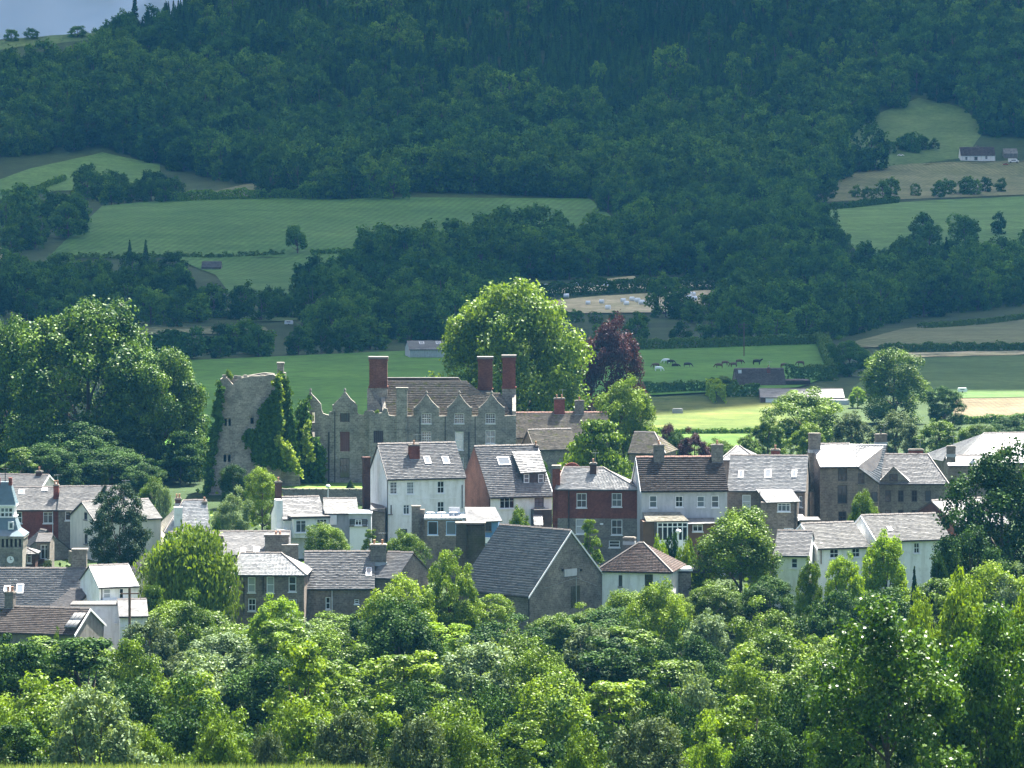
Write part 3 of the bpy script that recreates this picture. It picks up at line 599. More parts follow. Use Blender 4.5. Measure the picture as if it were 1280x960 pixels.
class House:
    def __init__(s, name, label, cat, u, y, yaw, group=None, z=None):
        """u, y: photo column and distance of the front left corner"""
        s.th = rad(yaw); s.c, s.s = math.cos(s.th), math.sin(s.th); s.x0, s.y0 = PX(u, y), y; s.g = gz(s.x0, y + 3) if z is None else z
        s.root = empty(name, (s.x0, s.y0, s.g), s.th, label, cat, group); s.root_m = Matrix.Translation((s.x0, s.y0, s.g)) @ Matrix.Rotation(s.th, 4, 'Z'); s.inv = s.root_m.inverted()
        s.walls = {}; s.misc = {}
    def W(s, a, b, z=0.0): return Vector((s.x0 + a * s.c - b * s.s, s.y0 + a * s.s + b * s.c, z))
    def lx(s, u, b=0.0):
        p = s.W(0, b); return ((u - 640) * p.y - F * p.x) / (F * s.c - (u - 640) * s.s)
    def ly(s, u, a=0.0):
        p = s.W(a, 0); return (F * p.x - (u - 640) * p.y) / ((u - 640) * s.c + F * s.s)
    def z(s, v, a, b=0.0): return PZ(v, s.W(a, b).y)
    def mb(s, part, m):
        k = (part, m); s.misc.setdefault(k, MB()); return s.misc[k]
    def box(s, part, m, u0, u1, v0, v1, b, dep, base=False):
        """box whose front face fills the photo rectangle u0..u1, v0 (top)..v1, at local depth b"""
        a0, a1 = s.lx(u0, b), s.lx(u1, b); am = (a0 + a1) / 2; z1 = s.z(v0, am, b); z0 = s.g - 1 if base else s.z(v1, am, b)
        if part in ('kneeler', 'railing_post', 'conservatory_post', 'conservatory_rail', 'cladding_sheet', 'lantern_pane', 'window_hood'):
            q = MB(); q.box(s.W(a0, b, z0), s.W(a1, b, 0) - s.W(a0, b, 0), s.W(0, dep, 0) - s.W(0, 0, 0), (0, 0, z1 - z0)); q.build(part, M[m], s.root, s.inv); return
        s.mb(part, m).box(s.W(a0, b, z0), s.W(a1, b, 0) - s.W(a0, b, 0), s.W(0, dep, 0) - s.W(0, 0, 0), (0, 0, z1 - z0))
    def body(s, uL, uR, vE, vR, D, wm, rm, b=0.0, wins=(), lwins=(), rwins=(), hipL=0.0, hipR=0.0, zb=None, ov=.3, course=.27, wid=.36, lower=None, ridgem='ridge', gable=True, backlow=0, asym=.5, name='roof', th=.32, thick=.018, jit=.008, ends=.12):
        a0, a1 = s.lx(uL, b), s.lx(uR, b); am = (a0 + a1) / 2; zE = s.z(vE, am, b); hd = D * asym; zR = s.z(vR, am, b + hd); zb = s.g - 1.2 if zb is None else zb
        s.last = (a0, a1, zE, zR, b, D, hd)
        def hole(u, v, w_, h, fu, fz, dist):
            wm_, hm_ = w_ * dist / F / (s.c if fu is s.lx else max(.25, abs(s.s))), h * dist / F
            return wm_, hm_
        hs = []; front = []
        for wn in wins:
            u, v, w_, h = wn[:4]; st = wn[4] if len(wn) > 4 else 'sash'; ax = s.lx(u, b); zc = s.z(v, ax, b); d = s.W(ax, b).y
            wm_, hm_ = round(w_ * d / F / s.c, 1), round(h * d / F, 1); front.append((ax, zc, wm_, hm_, st)); hs.append((ax - wm_ / 2, zc - hm_ / 2, ax + wm_ / 2, zc + hm_ / 2))
        wallm = s.walls.setdefault(wm, MB()); inn = s.W(0, th, 0) - s.W(0, 0, 0)
        def rect(x0, z0, x1, z1): return [(x0, z0), (x0, z1), (x1, z1), (x1, z0)]
        if lower:
            zs = s.z(lower[1], am, b); lo = s.walls.setdefault(lower[0], MB())
            lo.slab(rect(a0, zb, a1, zs)[::-1], [rect(*h) for h in hs if h[3] < zs], lambda p, q: s.W(p, b, q), inn)
            wallm.slab(rect(a0, zs + .004, a1, zE)[::-1], [rect(*h) for h in hs if h[1] > zs], lambda p, q: s.W(p, b, q), inn)
        else: wallm.slab(rect(a0, zb, a1, zE)[::-1], [rect(*h) for h in hs], lambda p, q: s.W(p, b, q), inn)
        wallm.slab(rect(a0, zb, a1, zE - backlow), [], lambda p, q: s.W(p, b + D, q), -inn)
        for ax, zc, wm_, hm_, st in front: put_window(s.root, s.inv, None, s.W(ax, b + .07, zc), s.th, wm_, hm_, st)
        # side walls with their gables
        for side, aa, hip, ww in ((0, a0, hipL, lwins), (1, a1, hipR, rwins)):
            e = .004; q0, q1 = b + e, b + D - e; out = [(q0, zb), (q0, zE)]
            if not hip and gable: out.append((b + hd, zR - .05))
            out += [(q1, zE - backlow), (q1, zb)]; hh = []
            for wn in ww:
                u, v, w_, h = wn[:4]; st = wn[4] if len(wn) > 4 else 'sash'; bb = s.ly(u, aa); zc = s.z(v, aa, bb); d = s.W(aa, bb).y
                wm_, hm_ = round(max(.4, w_ * d / F / max(.2, abs(s.s))), 1), round(h * d / F, 1)
                if q0 + .2 < bb - wm_ / 2 and bb + wm_ / 2 < q1 - .2:
                    hh.append(rect(bb - wm_ / 2, zc - hm_ / 2, bb + wm_ / 2, zc + hm_ / 2)); sg = -1 if side == 0 else 1
                    put_window(s.root, s.inv, None, s.W(aa - sg * .07, bb, zc), s.th + (-sg) * math.pi / 2 * -1, wm_, hm_, st)
            off = -.004 if side == 0 else .004; dv = (s.W(th, 0, 0) - s.W(0, 0, 0)) * (1 if side == 0 else -1)
            wallm.slab(out, hh, lambda p, q: s.W(aa + off, p, q), dv)
        # roof
        sl = (zR - zE) / hd; lo = zE - ov * sl * .8; oe = ends
        e0 = s.W(a0 - (oe if not hipL else ov), b - ov, lo + .06); e1 = s.W(a1 + (oe if not hipR else ov), b - ov, lo + .06); r0 = s.W(a0 + hipL - (0 if hipL else oe), b + hd, zR + .06); r1 = s.W(a1 - hipR + (0 if hipR else oe), b + hd, zR + .06)
        _, ub = slates(e0, e1, r0, r1, rm, name, s.root, s.inv, course, wid, thick, jit); um = s.mb('roof_deck', 'slatedark'); um.add(ub.V, ub.F)
        db = D - hd; lb = zE - backlow; slb = (zR - lb) / db
        f0 = s.W(a0 - (oe if not hipL else ov), b + D + ov, lb - ov * slb * .8 + .06); f1 = s.W(a1 + (oe if not hipR else ov), b + D + ov, lb - ov * slb * .8 + .06)
        _, ub = slates(f1, f0, r1, r0, rm, name, s.root, s.inv, course * 1.6, wid * 1.6, thick, jit); um.add(ub.V, ub.F)
        if hipL: _, ub = slates(f0, e0, r0, r0 + Vector((0, 0, .001)), rm, name, s.root, s.inv, course, wid); um.add(ub.V[:6], [f for f in ub.F if max(f) < 6])
        if hipR: _, ub = slates(e1, f1, r1, r1 + Vector((0, 0, .001)), rm, name, s.root, s.inv, course, wid); um.add(ub.V[:6], [f for f in ub.F if max(f) < 6])
        rt = s.mb('ridge_tiles', ridgem); n = max(1, int((r1 - r0).length / .5)); dd = (r1 - r0) / n
        if (r1 - r0).length > .3:
            for i in range(n):
                p = r0 + dd * i; q = r0 + dd * (i + .94); side_ = s.W(0, .14, 0) - s.W(0, 0, 0); j = Vector((0, 0, .012 * ((i * 7) % 3)))
                rt.add([p - side_ + j - Vector((0, 0, .02)), p + j + Vector((0, 0, .13)), p + side_ + j - Vector((0, 0, .02)), q - side_ + j - Vector((0, 0, .02)), q + j + Vector((0, 0, .13)), q + side_ + j - Vector((0, 0, .02))], [(0, 3, 4, 1), (1, 4, 5, 2), (0, 1, 2), (3, 5, 4)])
        for hp, e, r in ((hipL, e0, r0), (hipR, e1, r1)):
            if hp: rt.tube(e + Vector((0, 0, .05)), r + Vector((0, 0, .05)), .09, 5)
        g = s.mb('gutter', 'pipe'); g.box(s.W(a0 - .05, b - ov - .06, lo - .07), s.W(a1 - a0 + .1, 0, 0) - s.W(0, 0, 0), s.W(0, .1, 0) - s.W(0, 0, 0), (0, 0, .09))
        return s
    def verge(s, m='frame', side='L', t=.1):
        """barge boards along a gable"""
        a0, a1, zE, zR, b, D, hd = s.last; a = a0 - .17 if side == 'L' else a1 + .1; mb = s.mb('barge_board', m); k = (zR - zE) / hd
        for (p, zp), (q, zq) in (((b - .3, zE - .24 * k + .04), (b + hd, zR + .04)), ((b + D + .3, zE - .24 * k + .04), (b + hd, zR + .04))):
            mb.prism([s.W(a, p, zp - .2), s.W(a, q, zq - .2), s.W(a, q, zq + .03), s.W(a, p, zp + .03)], s.W(.07, 0, 0) - s.W(0, 0, 0))
    def slope_t(s, u, v):
        a0, a1, zE, zR, b, D, hd = s.last; best = None
        for i in range(201):
            t = i / 200; bb = b + hd * t; a = s.lx(u, bb); z_ = zE + (zR - zE) * t; p = s.W(a, bb); vv = HOR + F * (CAMZ - z_) / p.y
            if best is None or abs(vv - v) < best[0]: best = (abs(vv - v), a, bb, z_)
        return best[1:]
    def skylight(s, u, v, w_, h, open_=False):
        a0, a1, zE, zR, b, D, hd = s.last; a, bb, z_ = s.slope_t(u, v); d = s.W(a, bb).y; wm_ = w_ * d / F / s.c; hm_ = h * d / F; L_ = math.hypot(hd, zR - zE); k = hm_ / (zR - zE) if zR > zE else .2
        up = (s.W(0, hd, 0) - s.W(0, 0, 0) + Vector((0, 0, zR - zE))) / L_; n = (s.W(1, 0, 0) - s.W(0, 0, 0)).cross(up).normalized(); lenm = k * L_; o = s.W(a - wm_ / 2, bb, z_) - up * lenm / 2 + n * .06
        A = s.W(wm_, 0, 0) - s.W(0, 0, 0); m1 = MB(); f = .08; ax = A.normalized(); m1.box(o, A, up * f, n * .12); m1.box(o + up * (lenm - f), A, up * f, n * .12); m1.box(o + up * f, ax * f, up * (lenm - 2 * f), n * .12); m1.box(o + up * f + A - ax * f, ax * f, up * (lenm - 2 * f), n * .12)
        sk = m1.build('skylight', M['frame'], s.root, s.inv); m2 = MB(); m2.box(o + up * f * .9 + ax * f * .9, A - ax * f * 1.8, up * (lenm - 1.8 * f), n * .08); m2.build('pane', M['skyglass'], sk, s.inv)
    def chimney(s, u, vt, w_, h, m='brickold', k=1.0, dep=.8, pots=2, cap='stone', potm='pot', drop=1.2):
        a0, a1, zE, zR, b, D, hd = s.last; bb = b + hd * k - dep / 2
        if k <= 1:
            sb = s.slope_t(u, vt + h)[1]; bb = min(sb, b + hd - dep / 2)
        a = s.lx(u, bb); d = s.W(a, bb).y; wm_ = w_ * d / F; z1 = PZ(vt, d); z0 = z1 - h * d / F - drop
        c = MB(); A = s.W(wm_, 0, 0) - s.W(0, 0, 0); Bv = s.W(0, dep, 0) - s.W(0, 0, 0); c.box(s.W(a - wm_ / 2, bb, z0), A, Bv, (0, 0, z1 - z0 - .25)); ch = c.build('chimney', M[m], s.root, s.inv)
        c2 = MB(); c2.box(s.W(a - wm_ / 2 - .07, bb - .07, z1 - .25), s.W(wm_ + .14, 0, 0) - s.W(0, 0, 0), s.W(0, dep + .14, 0) - s.W(0, 0, 0), (0, 0, .13)); c2.box(s.W(a - wm_ / 2 + .02, bb + .02, z1 - .12), s.W(wm_ - .04, 0, 0) - s.W(0, 0, 0), s.W(0, dep - .04, 0) - s.W(0, 0, 0), (0, 0, .08)); c2.build('chimney_cap', M[cap], ch, s.inv)
        kk = min(1, max(0, (bb - b) / hd)); c3 = MB(); c3.box(s.W(a - wm_ / 2 - .05, bb - .05, zE + (zR - zE) * kk - .3), s.W(wm_ + .1, 0, 0) - s.W(0, 0, 0), s.W(0, dep + .1, 0) - s.W(0, 0, 0), (0, 0, .38)); c3.build('flashing', M['lead'], ch, s.inv)
        if (int(u) * 7 + int(vt)) % 5 < 2 and h > 7:
            q = MB(); t0 = s.W(a + wm_ * .3, bb + dep / 2, z1 - .3); q.tube(t0, t0 + Vector((0, 0, 1.5)), .022, 5); q.tube(t0 + Vector((-.5, 0, 1.4)), t0 + Vector((.5, .2, 1.4)), .018, 4)
            for e in (-.4, -.2, 0, .2, .4): q.tube(t0 + Vector((e, -.22 + e * .4, 1.4)), t0 + Vector((e, .22 + e * .4, 1.4)), .012, 4)
            q.build('aerial', M['metal'], ch, s.inv)
        for i in range(pots):
            p = MB(); q = s.W(a + (i - (pots - 1) / 2) * wm_ / max(pots, 1), bb + dep / 2, z1 - .05); p.lathe(q, [(.13, 0), (.10, .12), (.10, .38), (.14, .42), (.14, .47), (.09, .47)], 8); p.build('chimney_pot', M[potm], ch, s.inv)
    def pipe(s, u, v0, v1, m='pipe', b=0.0, r=.055):
        a = s.lx(u, b); s.mb('drainpipe', m).tube(s.W(a, b - .09, s.z(v1, a, b)), s.W(a, b - .09, s.z(v0, a, b)), r)
    def panel(s, part, m, pts, dep=.1):
        """flat piece through (u, v, local depth) points, thickened away from the viewer"""
        P = [s.W(s.lx(u, b), b, s.z(v, s.lx(u, b), b)) for u, v, b in pts]; s.mb(part, m).prism(P, s.W(0, dep, 0) - s.W(0, 0, 0))
    def P(s, u, v, b): a = s.lx(u, b); return s.W(a, b, s.z(v, a, b))
    def slope(s, E0, E1, R0, R1, rm, name='roof', course=.27, wid=.36):
        """a lean-to or dormer roof through four (u, v, local depth) points"""
        _, ub = slates(s.P(*E0), s.P(*E1), s.P(*R0), s.P(*R1), rm, name, s.root, s.inv, course, wid); um = s.mb('roof_deck', 'slatedark'); um.add(ub.V, ub.F)
    def win(s, u, v, w_, h, st='sash', b=0.0, sill=True):
        a = s.lx(u, b); d = s.W(a, b).y; put_window(s.root, s.inv, None, s.W(a, b - .06, s.z(v, a, b)), s.th, round(w_ * d / F / s.c, 1), round(h * d / F, 1), st, sill)
    def done(s):
        for k, mb in s.walls.items(): mb.build('wall', M[k], s.root, s.inv)
        for (p, m), mb in s.misc.items():
            o = mb.build(p, M[m], s.root, s.inv)
            if p == 'ridge_tiles': o['kind'] = 'stuff'
        return s.root
# ------------------------------------------------------------------ the castle
def ogee(c, w_, s, a):
    """outline of a shaped Jacobean gable in photo pixels"""
    h = s - a
    L_ = [(-w_, 0), (-w_, .42), (-.86 * w_, .5), (-.62 * w_, .62), (-.38 * w_, .78), (-.2 * w_, .93), (-.1 * w_, 1)]
    return [(c + x, s - h * t) for x, t in L_] + [(c - x, s - h * t) for x, t in reversed(L_)]
def finial(hs, c, v, b=0.0, m='castle'):
    a = hs.lx(c, b); z = hs.z(v, a, b); p = MB(); p.lathe(hs.W(a, b + .3, z - .1), [(.2, 0), (.22, .12), (.1, .2), (.1, .34), (.2, .44), (.14, .6), (.03, .78)], 8); p.build('finial', M[m], hs.root, hs.inv)
def px_slab(hs, wall, outline, holes, b, th):
    f = lambda u, v: (hs.lx(u, b), hs.z(v, hs.lx(u, b), b))
    mb = hs.walls.setdefault(wall, MB()); hh = []
    for h in holes:
        u, v, w_, hh_ = h[:4]; hh.append([f(u - w_ / 2, v - hh_ / 2), f(u + w_ / 2, v - hh_ / 2), f(u + w_ / 2, v + hh_ / 2), f(u - w_ / 2, v + hh_ / 2)])
    mb.slab([f(*p) for p in outline], hh, lambda p, q: hs.W(p, b, q), hs.W(0, th, 0) - hs.W(0, 0, 0))
    for h in holes:
        st = h[4] if len(h) > 4 else None; u, v, w_, hh_ = h[:4]
        if st in ('board', 'boarddark'):
            a = hs.lx(u, b); d = hs.W(a, b).y; n = 5; W_ = w_ * d / F
            for i in range(n):
                q = MB(); q.box(hs.W(a - W_ / 2 + W_ * i / n + .01, b + .18 + .015 * (i % 2), hs.z(v + hh_ / 2, a, b)), hs.W(W_ / n - .02, 0, 0) - hs.W(0, 0, 0), hs.W(0, .05, 0) - hs.W(0, 0, 0), (0, 0, hh_ * d / F)); o = q.build('plank', M[st], hs.root, hs.inv)
        elif st == 'sky': pass
        elif st: hs.win(u, v, w_, hh_, st, b + .2)
CY = 578
c = House('castle_house', 'grey stone Jacobean manor with shaped gables and tall red chimneys on the castle mound', 'castle', 461, CY, 0, z=2.4)
gab = [(533, 14.5, 520, 494), (574, 14, 520, 494), (614.5, 15, 520, 494)]
top = [(461, 514), (466, 513), (469, 517), (477, 516), (480, 510), (484, 511), (486, 519), (494, 520)]
for g in gab: top += ogee(*g)
top += [(645, 519), (645, 625), (461, 625)]
win_c = [(533, 523, 12, 12, 'grid'), (574, 523, 12, 12, 'grid'), (613, 523, 12, 12, 'grid'), (473, 546, 12, 15, 'boarddark'), (503, 546, 13, 13, 'grid'), (533, 546, 12, 13, 'grid'), (574, 551, 11, 23, 'bright'), (613, 546, 12, 17, 'sash4'), (574, 580, 11, 16, 'grid')]
px_slab(c, 'castle', top, win_c, 0, .7)
c.mb('wall', 'castle').slab([(0, c.g - 1), (0, c.g + 11), (12, c.g + 11), (12, c.g - 1)], [], lambda p, q: c.W(c.lx(461) + .01, p + .702, q), (.5, 0, 0))
c.mb('wall', 'castle').slab([(0, c.g - 1), (0, c.g + 11), (6, c.g + 14), (12, c.g + 11), (12, c.g - 1)], [], lambda p, q: c.W(c.lx(645) - .52, p + .702, q), (.5, 0, 0))
c.box('wall', 'castle', 461.5, 644.5, 525, 600, 12.2, .5, base=True)
c.box('chimney_breast', 'castle', 495.5, 509, 486, 560, -.35, .9); c.box('coping', 'castle', 494.5, 510, 484.5, 486.2, -.45, 1.1)
for u in (522, 553.5, 591): c.pipe(u + 3, 520, 600, b=0)
c.pipe(586, 540, 600, b=0, r=.1)
for g in gab: finial(c, g[0], 494, 0)
for u0, u1, v in ((518, 521, 509), (545.5, 549, 509), (560, 562, 509), (586, 590, 509), (599, 602, 509), (627, 631, 509)): c.box('kneeler', 'castle', u0 - 1, u1, v, v + 10, -.12, .9)
EB = 1.0; RB = 6.5
c.slope((478, 524, EB), (602, 524, EB), (475, 477, RB), (584, 477, RB), 'stonetile', course=.36, wid=.5)
c.slope((602, 524, EB), (643, 524, EB), (584, 477, RB), (584.3, 477, RB), 'stonetile', course=.36, wid=.5)
c.slope((588, 524, EB + .6), (642, 524, EB + .6), (602, 490.5, RB - .6), (626, 491, RB - .6), 'stonetile', course=.36, wid=.5)
c.slope((486, 488, 11), (585, 488, 11), (484, 471.5, 9.5), (573, 471.5, 9.5), 'stonetile', course=.36, wid=.5)
c.slope((486, 500, 12.5), (600, 500, 12.5), (475, 477, RB + .01), (584, 477, RB + .01), 'stonetile', course=.5, wid=.8)
c.panel('verge', 'castle', [(474, 478, RB), (478, 478, RB), (484, 521, EB), (479, 522, EB)], .4)
for i in range(34):
    u = 477 + i * 3.15; q = MB(); q.box(c.P(u, 477.6, RB), (.32, 0, 0), (0, .3, 0), (0, 0, .16)); q.build('ridge_tile', M['ridge'], c.root, c.inv)
# stacks
def stack(u0, u1, vt, vm, vb, b, dep, brick='brickbright', ribs=2):
    a0, a1 = c.lx(u0, b), c.lx(u1, b); zt, zm, zb = (c.z(v, a0, b) for v in (vt, vm, vb)); m = MB(); m.box(c.W(a0, b, zm), (a1 - a0, 0, 0), (0, dep, 0), (0, 0, zt - zm - .3)); k = (a1 - a0)
    for i in range(ribs): m.box(c.W(a0 + k * (i + .5) / ribs - .09, b - .12, zm + .3), (.18, 0, 0), (0, .12, 0), (0, 0, zt - zm - .9))
    m.box(c.W(a0 - .1, b - .14, zt - .62), (k + .2, 0, 0), (0, dep + .28, 0), (0, 0, .22)); m.box(c.W(a0 - .12, b - .16, zm), (k + .24, 0, 0), (0, dep + .3, 0), (0, 0, .25))
    ch = m.build('chimney', M[brick], c.root, c.inv); m = MB(); m.box(c.W(a0 - .13, b - .17, zt - .3), (k + .26, 0, 0), (0, dep + .34, 0), (0, 0, .3)); m.build('chimney_cap', M['ridge'], ch, c.inv)
    m = MB(); m.box(c.W(a0 - .05, b - .05, zb), (k + .1, 0, 0), (0, dep + .1, 0), (0, 0, zm - zb)); m.build('chimney_base', M['castle'], ch, c.inv)
stack(461.5, 484, 446, 485, 540, 4.2, 1.6); stack(597.5, 615.5, 446, 488, 520, 7.5, 1.6, ribs=1); stack(628, 644.5, 444, 486, 560, 5.0, 1.5, 'brickold', 1)
c.panel('buttress', 'castle', [(459, 486, 4), (461, 486, 4), (479, 512, 3), (479, 540, 3), (459, 540, 3)], 1.0)
c.done()
r = House('castle_ruin', 'roofless ruined grey stone wing with one whole shaped gable, boarded windows and broken top', 'castle ruin', 384, CY + 1, 0, z=2.4)
top = [(378, 540), (381, 512), (384, 498), (386, 492.5), (388, 491), (390, 493), (396, 499), (401, 505), (402, 513), (404, 517), (411, 519), (412, 515), (417, 514)] + ogee(431, 13.5, 514, 491) + [(446, 514), (448, 518), (454, 519), (456, 514), (461, 513.6), (461, 625), (378, 625)]
px_slab(r, 'castle', top, [(389, 522, 9, 13, 'sky'), (389, 548, 9, 16, 'sky'), (431, 522, 12, 11, 'boarddark'), (431, 552, 12, 25, 'board'), (431, 585, 12, 25, 'mull')], 0, .8)
r.pipe(411, 540, 606, 'pipe', 0, .1); r.pipe(418.5, 514, 606, 'pipe', 0, .06); finial(r, 431, 491); finial(r, 388, 491)
for u in (416.5, 444): r.box('kneeler', 'castle', u - 1, u + 2.5, 506, 515, -.12, 1.0)
r.box('wall', 'castle', 384, 460, 530, 600, 9, .7, base=True); r.box('wall', 'castle', 384.5, 390.5, 508, 600, 1.0, 8, base=True)
r.done()
t = House('castle_tower', 'ruined medieval stone keep with paired arched windows, broken top and ivy climbing its right side', 'tower', 262, 572, 0, z=2.0)
out = [(258, 622), (262, 600), (267, 545), (271, 505), (274, 478), (277, 473), (283, 472), (287, 476), (291, 481), (294, 476), (300, 473), (312, 470.5), (330, 469.5), (341, 468), (345, 470), (346, 520), (349, 570), (352, 622)]
px_slab(t, 'tower', out, [(282, 528, 3, 9, 'sky'), (287, 528, 3, 9, 'sky'), (315, 526, 4, 8, 'sky'), (281, 573, 3.4, 9, 'sky'), (286.5, 573, 3.4, 9, 'sky'), (315.5, 573, 3.4, 9, 'sky')], 0, 1.1)
for u, v in ((284.5, 522.5), (315, 521), (284, 567), (315.5, 567.5)): t.box('window_hood', 'tower', u - 5, u + 5, v - 1.5, v, -.12, .3)
out2 = [(268, 622), (268, 545), (272, 505), (275, 480), (283, 472), (300, 471), (330, 466), (343, 467), (347, 520), (352, 622)]
px_slab(t, 'tower', out2, [], 8.2, 1.0)
for ua, ub_, bb0 in ((274.5, 262, 1.1), (345, 351.6, 1.1)):
    zt = t.z(474, t.lx(ua, 1), 1); a_t, a_b = t.lx(ua, 0), t.lx(ub_, 0); sg = 1 if ua < 300 else -1; V = []
    for a, z_ in ((a_b, t.g - 2), (a_t, zt)):
        V += [t.W(a, 1.1, z_), t.W(a, 8.2, z_), t.W(a + sg, 8.2, z_), t.W(a + sg, 1.1, z_)]
    t.walls['tower'].add(V, [(0, 1, 2, 3), (4, 7, 6, 5), (0, 4, 5, 1), (1, 5, 6, 2), (2, 6, 7, 3), (3, 7, 4, 0)])
rn = random.Random(3)
for i in range(26):                                                    # loose stones along the broken top
    u = rn.uniform(277, 344); q = MB(); s_ = rn.uniform(.25, .6); q.box(t.P(u, 471.5 + rn.uniform(0, 2), rn.uniform(.1, .6)), (s_, rn.uniform(-.1, .1), 0), (rn.uniform(-.1, .1), s_, 0), (0, 0, s_ * .7)); q.build('stone', M['tower'], t.root, t.inv)
t.box('added_sun_blocker', 'darkstone', 280, 342, 486, 494, 1.15, 7.0)  # unseen slab added to keep sun out, so the openings look dark
t.box('turret', 'tower', 345.5, 357, 466, 622, 3.4, 1.6, base=True); t.box('turret', 'tower', 346.5, 354.5, 455.5, 466, 3.6, 1.0); t.box('coping', 'tower', 345.8, 355.2, 453, 455.5, 3.5, 1.2)
t.panel('buttress', 'tower', [(348, 556, 1.5), (357, 560, 1.5), (366, 575, 1.5), (373, 592, 1.5), (377, 622, 1.5), (349, 622, 1.5)], 1.6)
t.done()
def ivy(name, poly, y, n, label, col='ivy', thick=1.0, ls=.3, group=None):
    """ivy hanging on masonry: leaves gathered in tufts over the outline poly (photo pixels) at distance y"""
    us = [p[0] for p in poly]; vs = [p[1] for p in poly]; U = RNG.uniform(min(us), max(us), n * 4); Vv = RNG.uniform(min(vs), max(vs), n * 4); k = in_poly(U, Vv, poly); U, Vv = U[k][:n], Vv[k][:n]; m_ = len(U); U = U + 3.4 * np.sin(Vv * .33 + y) * np.sin(Vv * .81) + 1.5 * np.sin(Vv * .17) + RNG.normal(0, 1.1, m_); Vv = Vv + 2.0 * np.sin(U * .5) + RNG.normal(0, 1.2, m_)
    tuft = np.sin(U * .55 + np.sin(Vv * .31) * 2) * np.sin(Vv * .42 + np.sin(U * .4)); Y = y - np.clip(.25 + .55 * tuft, .02, 1) * thick - RNG.random(m_) * .2
    X = PX(U, Y); Zz = PZ(Vv, Y); x0, z0 = PX(us[0], y), PZ(max(vs), y); C = np.stack([X - x0, Y - y, Zz - z0], 1); N = np.array([0, -1, .45]) + .8 * unit(m_)
    V, Fc = quads(C, N, ls * RNG.uniform(.6, 1.3, m_)); o = link(name, np_mesh(name, V, Fc, [L[col]], tint=np.clip(RNG.normal(.5, .25, m_), 0, 1))); o.location = (x0, y, z0); return tag(o, label, 'ivy', group)
ivy('ivy', [(345, 486), (335, 500), (326, 515), (322, 535), (308, 540), (306, 550), (312, 560), (318, 575), (350, 580), (349, 470)], 572, 9000, 'dense dark ivy sheet spreading down the right half of the ruined keep')
ivy('ivy', [(273, 478), (277, 478), (277, 500), (274, 540), (268, 560), (264, 600), (258, 622), (256, 600), (265, 540), (271, 500)], 571.8, 4500, 'dark ivy clinging along the left edge of the ruined keep', thick=1.2)
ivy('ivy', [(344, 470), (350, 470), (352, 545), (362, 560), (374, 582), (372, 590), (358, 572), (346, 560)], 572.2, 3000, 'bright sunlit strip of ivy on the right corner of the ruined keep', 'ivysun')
ivy('ivy', [(350, 466), (357, 466), (361, 490), (364, 505), (368, 530), (370, 560), (372, 585), (352, 560)], 574.6, 5200, 'dark ivy wrapping the narrow turret stump behind the keep', thick=1.4)
ivy('ivy', [(370, 515), (380, 500), (386, 497), (386, 540), (396, 548), (402, 560), (407, 580), (402, 606), (368, 606), (368, 560)], 577.5, 7500, 'dark ivy mound between the keep and the roofless wing', thick=2.0)
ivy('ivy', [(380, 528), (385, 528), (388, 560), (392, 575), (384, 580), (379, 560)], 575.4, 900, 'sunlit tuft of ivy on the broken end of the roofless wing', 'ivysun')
ivy('ivy', [(318, 568), (348, 560), (366, 580), (362, 590), (345, 584), (322, 580)], 571.5, 1800, 'dark ivy spilling over the lower face of the keep above its sloping buttress', thick=.9)
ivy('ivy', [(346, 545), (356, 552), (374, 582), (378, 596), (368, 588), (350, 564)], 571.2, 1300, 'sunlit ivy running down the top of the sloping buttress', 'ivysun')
for u, y, w_, v, lab in ((287, 573, 10, 462, 'small bright bush growing on the broken top of the keep'), (471, 578.5, 8, 512, 'small bright bush growing on the wall top left of the manor'), (389, 581, 9, 515, 'bright bush seen through the upper empty window of the roofless wing')):
    tree('bush', 'bush', 'bright', u, v, w_, y, lab, 'bush', zbase=PZ(v + 13, y))
# castle garden
m_ = MB(); m_.prism([(PX(352, 560), 560.5, 3.1), (PX(458, 560), 560.5, 3.1), (PX(458, 578), 578, 3.35), (PX(352, 578), 578, 3.35)], (0, 0, -2)); o = m_.build('lawn', m_mound); o['kind'] = 'structure'
gw = House('garden_wall', 'low rough stone retaining wall below the castle lawn', 'wall', 352, 559.6, 0, z=1); gw.box('wall', 'stone', 352, 458, 612.5, 640, 0, .55, base=True)
for i in range(38):
    u = 352.3 + i * 2.78; q = MB(); q.box(gw.P(u, 612.6 - .5 * (i % 3 == 0), -.04), (.27, 0, 0), (0, .62, 0), (0, 0, .16)); q.build('coping_stone', M['stone'], gw.root, gw.inv)
gw.done()
def lamp(u, vt, y, label, h=None):
    x = PX(u, y); z0 = gz(x, y); zt = PZ(vt, y); o = empty('street_lamp', (x, y, z0), 0, label, 'lamp post'); a = MB(); a.tube((0, 0, 0), (0, 0, zt - z0 - .4), .07, 8); a.build('post', M['pipewhite'], o); b = MB(); b.lathe((0, 0, zt - z0 - .45), [(.08, 0), (.25, .1), (.34, .25), (.25, .42), (.05, .5)], 10); b.build('lantern', M['whitepaint'], o)
lamp(410, 606, 556, 'white globe lamp on a slim post before the castle garden wall')
for u, v, w_, lab in ((438, 603, 15, 'clipped dark cone shaped yew on the castle lawn'),): tree('topiary', 'conifer', 'dark', u, v, w_, 570, lab, 'topiary', zbase=3.2)

